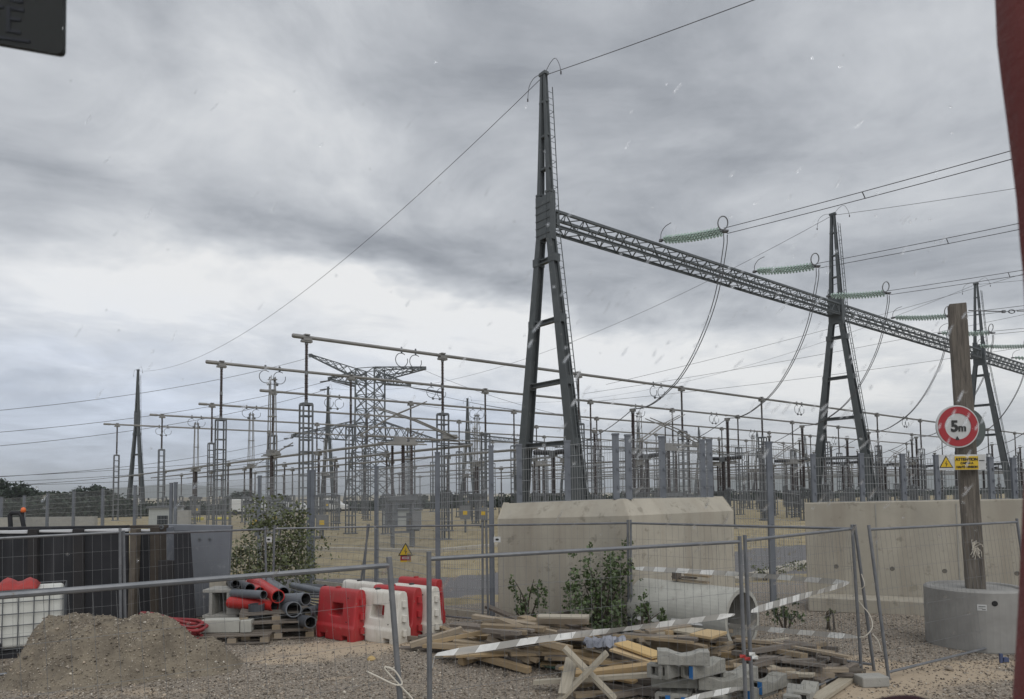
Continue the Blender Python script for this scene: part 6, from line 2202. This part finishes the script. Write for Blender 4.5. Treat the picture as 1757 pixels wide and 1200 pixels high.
# ------------------------------------------------------------------ barrier tape and strings
def tape(label, pts, wd=.058, stripe=.2, slant=.05, tail=None):
    P3 = spline(pts, 14)
    L = [0]
    for a, b in zip(P3[:-1], P3[1:]):
        L.append(L[-1] + (b - a).length)
    tot = L[-1]
    def at(s_):
        s_ = min(max(s_, 0), tot)
        for i in range(len(L) - 1):
            if L[i + 1] >= s_:
                f = (s_ - L[i]) / max(L[i + 1] - L[i], 1e-9)
                return P3[i].lerp(P3[i + 1], f)
        return P3[-1]
    mb = MB()
    k = int(tot / (stripe / 4)) + 1
    for i in range(k):
        s0, s1 = tot * i / k, tot * (i + 1) / k
        mb.cur = (i // 4) % 2
        tw0, tw1 = [.45 * math.sin(q * 2.1) + .25 * math.sin(q * 5.3 + 1) for q in (s0, s1)]
        def edge(s_, top, tw):
            q = at(s_ + (slant / 2 if top else -slant / 2) * 1.0)
            h = wd / 2 * (1 if top else -1)
            sc_ = min(1, .35 + 3 * min(s_, tot - s_))
            return q + V((0, math.sin(tw) * h, math.cos(tw) * h)) * sc_
        mb.add([edge(s0, False, tw0), edge(s1, False, tw1), edge(s1, True, tw1), edge(s0, True, tw0)], [(0, 1, 2, 3)])
    o = mb.build('barrier_tape', [M['tape_w'], M['tape_g']])
    tag(o, label, 'barrier tape', 'striped barrier tapes')
tape('striped barrier tape slung across the timber heap on the near fence panel', [P(746, 1123, 5.70), P(830, 1112, 5.95), P(930, 1097, 6.25), P(1075, 1079, 6.75), P(1180, 1066, 7.1), P(1262, 1055, 7.42)])
tape('striped barrier tape crossing behind the top of the concrete pipe', [P(1086, 975, 12.0), P(1180, 980, 11.4), P(1290, 987, 10.9), P(1380, 994, 10.4), P(1457, 1000, 10.0)], .078)
tape('striped barrier tape sloping up to the corner fence post', [P(1288, 1049, 7.7), P(1340, 1034, 8.3), P(1400, 1017, 9.1), P(1458, 1000, 9.8)], .074)
tape('striped barrier tape passing low in front of the pipe mouth', [P(1086, 1060, 12.0), P(1160, 1066, 11.3), P(1250, 1073, 10.7), P(1340, 1082, 10.3), P(1420, 1089, 10.1), P(1475, 1094, 9.95)], .078)
tape('striped barrier tape end hanging over the hollow blocks', [P(1172, 1201, 7.25), P(1225, 1190, 7.4), P(1277, 1180, 7.55)])
tape('short twisted tape tail hanging from the near fence post', [P(746, 1122, 5.68), P(744, 1135, 5.67), P(741, 1149, 5.68)], .05)
def stringy(label, pts, r=.006, m='string'):
    tag(MB().tube(spline(pts, 6), r, 5).build('string', M[m]), label, 'string', 'loose strings on the fence')
stringy('white string knotted round the sloping fence panel post', [P(629, 1152, 5.0), P(650, 1162, 5.02), P(678, 1175, 5.05), P(690, 1172, 5.08), P(676, 1150, 5.06), P(660, 1147, 5.05), P(690, 1180, 5.1), P(708, 1200, 5.12), P(720, 1225, 5.15)], .006)
stringy('white twine looping between the leaning fence posts', [P(1467, 1022, 9.8), P(1480, 1040, 9.75), P(1492, 1055, 9.7), P(1497, 1075, 9.65), P(1487, 1090, 9.65), P(1475, 1094, 9.7)], .008)
stringy('white twine end hanging beside the leaning fence post', [P(1497, 1088, 9.5), P(1507, 1100, 9.45), P(1512, 1118, 9.4)], .008)
stringy('pale twine wrapped at the corner fence post', [P(1462, 1025, 9.85), P(1470, 1015, 9.8), P(1483, 1005, 9.7), P(1478, 985, 9.72)], .007)
mb = MB()
for k, (px, py, c_) in enumerate(((1273, 1126, 0), (1281, 1130, 0), (1289, 1122, 1), (1294, 1128, 1))):
    q = P(px, py, 7.5)
    mb.cur = c_
    mb.add([q + V((-.03, -.03, -.012)), q + V((.035, -.02, -.018)), q + V((.03, -.03, .02)), q + V((-.03, -.02, .022))], [(0, 1, 2, 3)])
tag(mb.build('tape_knot', [M['red_cloth'], M['tape_w']]), 'red and white tape knot on the doubled fence posts', 'tape')
q = gnd(1718, 1137)
mb = MB().box(q + V((0, 0, .06)), (.04, .03, .13)); mb.box(q + V((.06, 0, .04)), (.07, .05, .06))
tag(mb.build('blue_scrap', mat('blue_scrap_plastic', (.06, .08, .16), .5)), 'small dark blue scrap standing on the ground beside the concrete ring', 'scrap')

# ------------------------------------------------------------------ the bus we look out of: pane with rain, curtain, display, head rest
YW = .56
t = thing('bus_window', 'clear bus window pane streaked with rain', 'window', (0, YW, 2.0))
mb = MB().box((0, YW, 2.72), (1.5, .004, 1.3))
mb.build('pane', M['pane'], t)
def drops():
    rg = random.Random(17)
    mb = MB()
    def drop(px, py, L, wd, ang, th):
        c = P(px, py, YW + .004)
        d = V((math.sin(ang), 0, math.cos(ang)))
        s_ = V((math.cos(ang), 0, -math.sin(ang)))
        nu, nv = 10, 4
        vs, fs = [], []
        for j in range(nv + 1):
            r = math.sin(j / nv * math.pi / 2)
            h = math.cos(j / nv * math.pi / 2)
            for i in range(nu):
                a = 2 * math.pi * i / nu
                w2 = wd * (1 - .35 * math.sin(a))
                vs.append(c + d * (L * r * math.sin(a)) + s_ * (w2 * r * math.cos(a)) + V((0, th * h, 0)))
        for j in range(nv):
            for i in range(nu):
                k = (i + 1) % nu
                fs.append((j * nu + i, j * nu + k, (j + 1) * nu + k, (j + 1) * nu + i))
        fs.append(tuple(nv * nu + i for i in range(nu - 1, -1, -1)))
        fs.append(tuple(range(nu)))
        mb.add(vs, fs)
    u = YW / F_PX
    for _ in range(330):                       # small specks
        px, py = rg.uniform(60, 1700), rg.uniform(20, 1150)
        if rg.random() > .35 + .65 * (px > 850) * (py > 350): continue
        r = rg.uniform(1.1, 2.5) * u
        drop(px, py, r * rg.uniform(1, 1.7), r, math.radians(rg.uniform(30, 55)), r * .35)
    for _ in range(190):                       # streaks
        if rg.random() < .7: px, py = rg.gauss(1330, 260), rg.gauss(640, 170)
        else: px, py = rg.uniform(40, 1600), rg.uniform(150, 1050)
        if not (20 < px < 1690 and 60 < py < 1120): continue
        drop(px, py, rg.uniform(5, 16) * u, rg.uniform(1.3, 2.4) * u, math.radians(rg.uniform(22, 50)), rg.uniform(.35, .8) * u)
    for (px, py, L) in ((1636, 709, 9), (1626, 724, 12), (1612, 731, 6), (1658, 720, 15), (1676, 732, 8), (1688, 716, 13), (1632, 783, 7), (1662, 779, 10), (1660, 795, 8), (910, 590, 9), (985, 690, 9), (700, 520, 8), (440, 800, 14), (75, 855, 8), (1430, 590, 9), (1396, 700, 8), (1610, 770, 7)):
        drop(px, py, L * u, 2.3 * u, math.radians(28), .9 * u)
    o = mb.build('raindrops', M['water'], t, smooth=True)
    o['kind'] = 'stuff'
drops()
def curtain():
    edge = [(1704, -120), (1706, -40), (1707.5, 0), (1711, 80), (1718, 140), (1728, 215), (1736, 280), (1744, 345), (1750, 420), (1755, 470), (1757, 500), (1760, 560), (1762, 640), (1761, 720), (1758, 800), (1755, 864), (1751, 950), (1747, 1040), (1742, 1130), (1737, 1200), (1734, 1290)]
    mb = MB()
    nx = 26
    vs = []
    for (px, py) in edge:
        p = P(px, py, .50)
        for i in range(nx):
            f = i / (nx - 1)
            vs.append((p.x + .001 + .30 * f, p.y - .012 * (1 - math.cos(f * 38)) - .008 * (1 - math.cos(f * 17)) - .02 * f, p.z))
    k = len(edge)
    mb.add(vs, [(j * nx + i, j * nx + i + 1, (j + 1) * nx + i + 1, (j + 1) * nx + i) for j in range(k - 1) for i in range(nx - 1)])
    o = mb.build('curtain', M['curtain'], smooth=True)
    m = o.modifiers.new('thick', 'SOLIDIFY'); m.thickness = .004
    tag(o, 'red bus window curtain hanging at the edge of the view', 'curtain')
curtain()
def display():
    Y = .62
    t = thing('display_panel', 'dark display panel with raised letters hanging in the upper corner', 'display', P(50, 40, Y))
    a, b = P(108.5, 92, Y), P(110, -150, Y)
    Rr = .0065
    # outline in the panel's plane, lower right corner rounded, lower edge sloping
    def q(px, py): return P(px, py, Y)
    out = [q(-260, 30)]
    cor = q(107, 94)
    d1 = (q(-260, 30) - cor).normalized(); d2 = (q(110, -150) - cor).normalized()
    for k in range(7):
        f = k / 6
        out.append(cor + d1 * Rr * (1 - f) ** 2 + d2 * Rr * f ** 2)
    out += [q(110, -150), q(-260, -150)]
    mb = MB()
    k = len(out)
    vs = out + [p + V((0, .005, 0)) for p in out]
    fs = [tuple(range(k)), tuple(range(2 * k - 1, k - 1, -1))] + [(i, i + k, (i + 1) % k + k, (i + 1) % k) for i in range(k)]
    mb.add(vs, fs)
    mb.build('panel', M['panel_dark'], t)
    def bars(name, segs):
        mb = MB()
        for (x0, y0, x1, y1, wd) in segs:
            hor = abs(x1 - x0) > abs(y1 - y0)
            ox, oy = (0, wd / 2) if hor else (wd / 2, 0)
            pp = [q(x0 - ox, y0 - oy), q(x1 - ox, y1 - oy), q(x1 + ox, y1 + oy), q(x0 + ox, y0 + oy)]
            k = V((0, .0008, 0))
            vs = [p - k for p in pp] + pp
            mb.add(vs, [(0, 1, 2, 3), (7, 6, 5, 4), (0, 4, 5, 1), (1, 5, 6, 2), (2, 6, 7, 3), (3, 7, 4, 0)])
        mb.build(name, M['letter'], t)
    bars('letter', [(15, 11, 15, 56, 6.5), (18.5, 14, 42, 18, 5.5), (18.5, 32.5, 36, 35, 5), (18.5, 53, 36, 56.5, 5.5)])
    bars('letter', [(-16, 9, 7, 12.5, 5)])
    bars('letter', [(17, 0, 40, 3.5, 6)])
    bars('print_line', [(-10, 63, 52, 72, 5)])
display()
def headrest():
    Y = .60
    mb = MB()
    prof = [(1480, 1216), (1497, 1201), (1515, 1191), (1538, 1186), (1560, 1184.5), (1580, 1186.5), (1597, 1192), (1608, 1203), (1616, 1216)]
    vs = []
    rgx = random.Random(2)
    for (px, py) in prof:
        p = P(px, py, Y)
        for k in range(7):
            a = math.pi * k / 6
            vs.append((p.x, p.y - .05 * math.cos(a), 2.23 + (p.z - 2.23) * math.sin(a) + rgx.uniform(-.0004, .0004)))
    n_ = len(prof)
    mb.add(vs, [(i * 7 + j, (i + 1) * 7 + j, (i + 1) * 7 + j + 1, i * 7 + j + 1) for i in range(n_ - 1) for j in range(6)])
    o = mb.build('head_rest', M['seat'], smooth=True)
    o.modifiers.new('soft', 'SUBSURF').render_levels = 2
    tag(o, 'rounded top of a dark maroon bus seat head rest', 'head rest')
headrest()

# ------------------------------------------------------------------ air
def haze():
    m = bpy.data.materials.new('haze_air')
    m.use_nodes = True
    n = N(m.node_tree)
    m.node_tree.nodes.clear()
    o = n.node('ShaderNodeOutputMaterial')
    v = n.node('ShaderNodeVolumePrincipled')
    v.inputs['Color'].default_value = (.90, .95, 1.0, 1)
    v.inputs['Density'].default_value = .00032
    n.link(v.outputs[0], o.inputs['Volume'])
    mb = MB().box((0, 4400, 47), (18400, 9400, 106))
    tag(mb.build('haze', m), 'thin grey-blue air over the yard and hills', None, None, 'stuff')
haze()
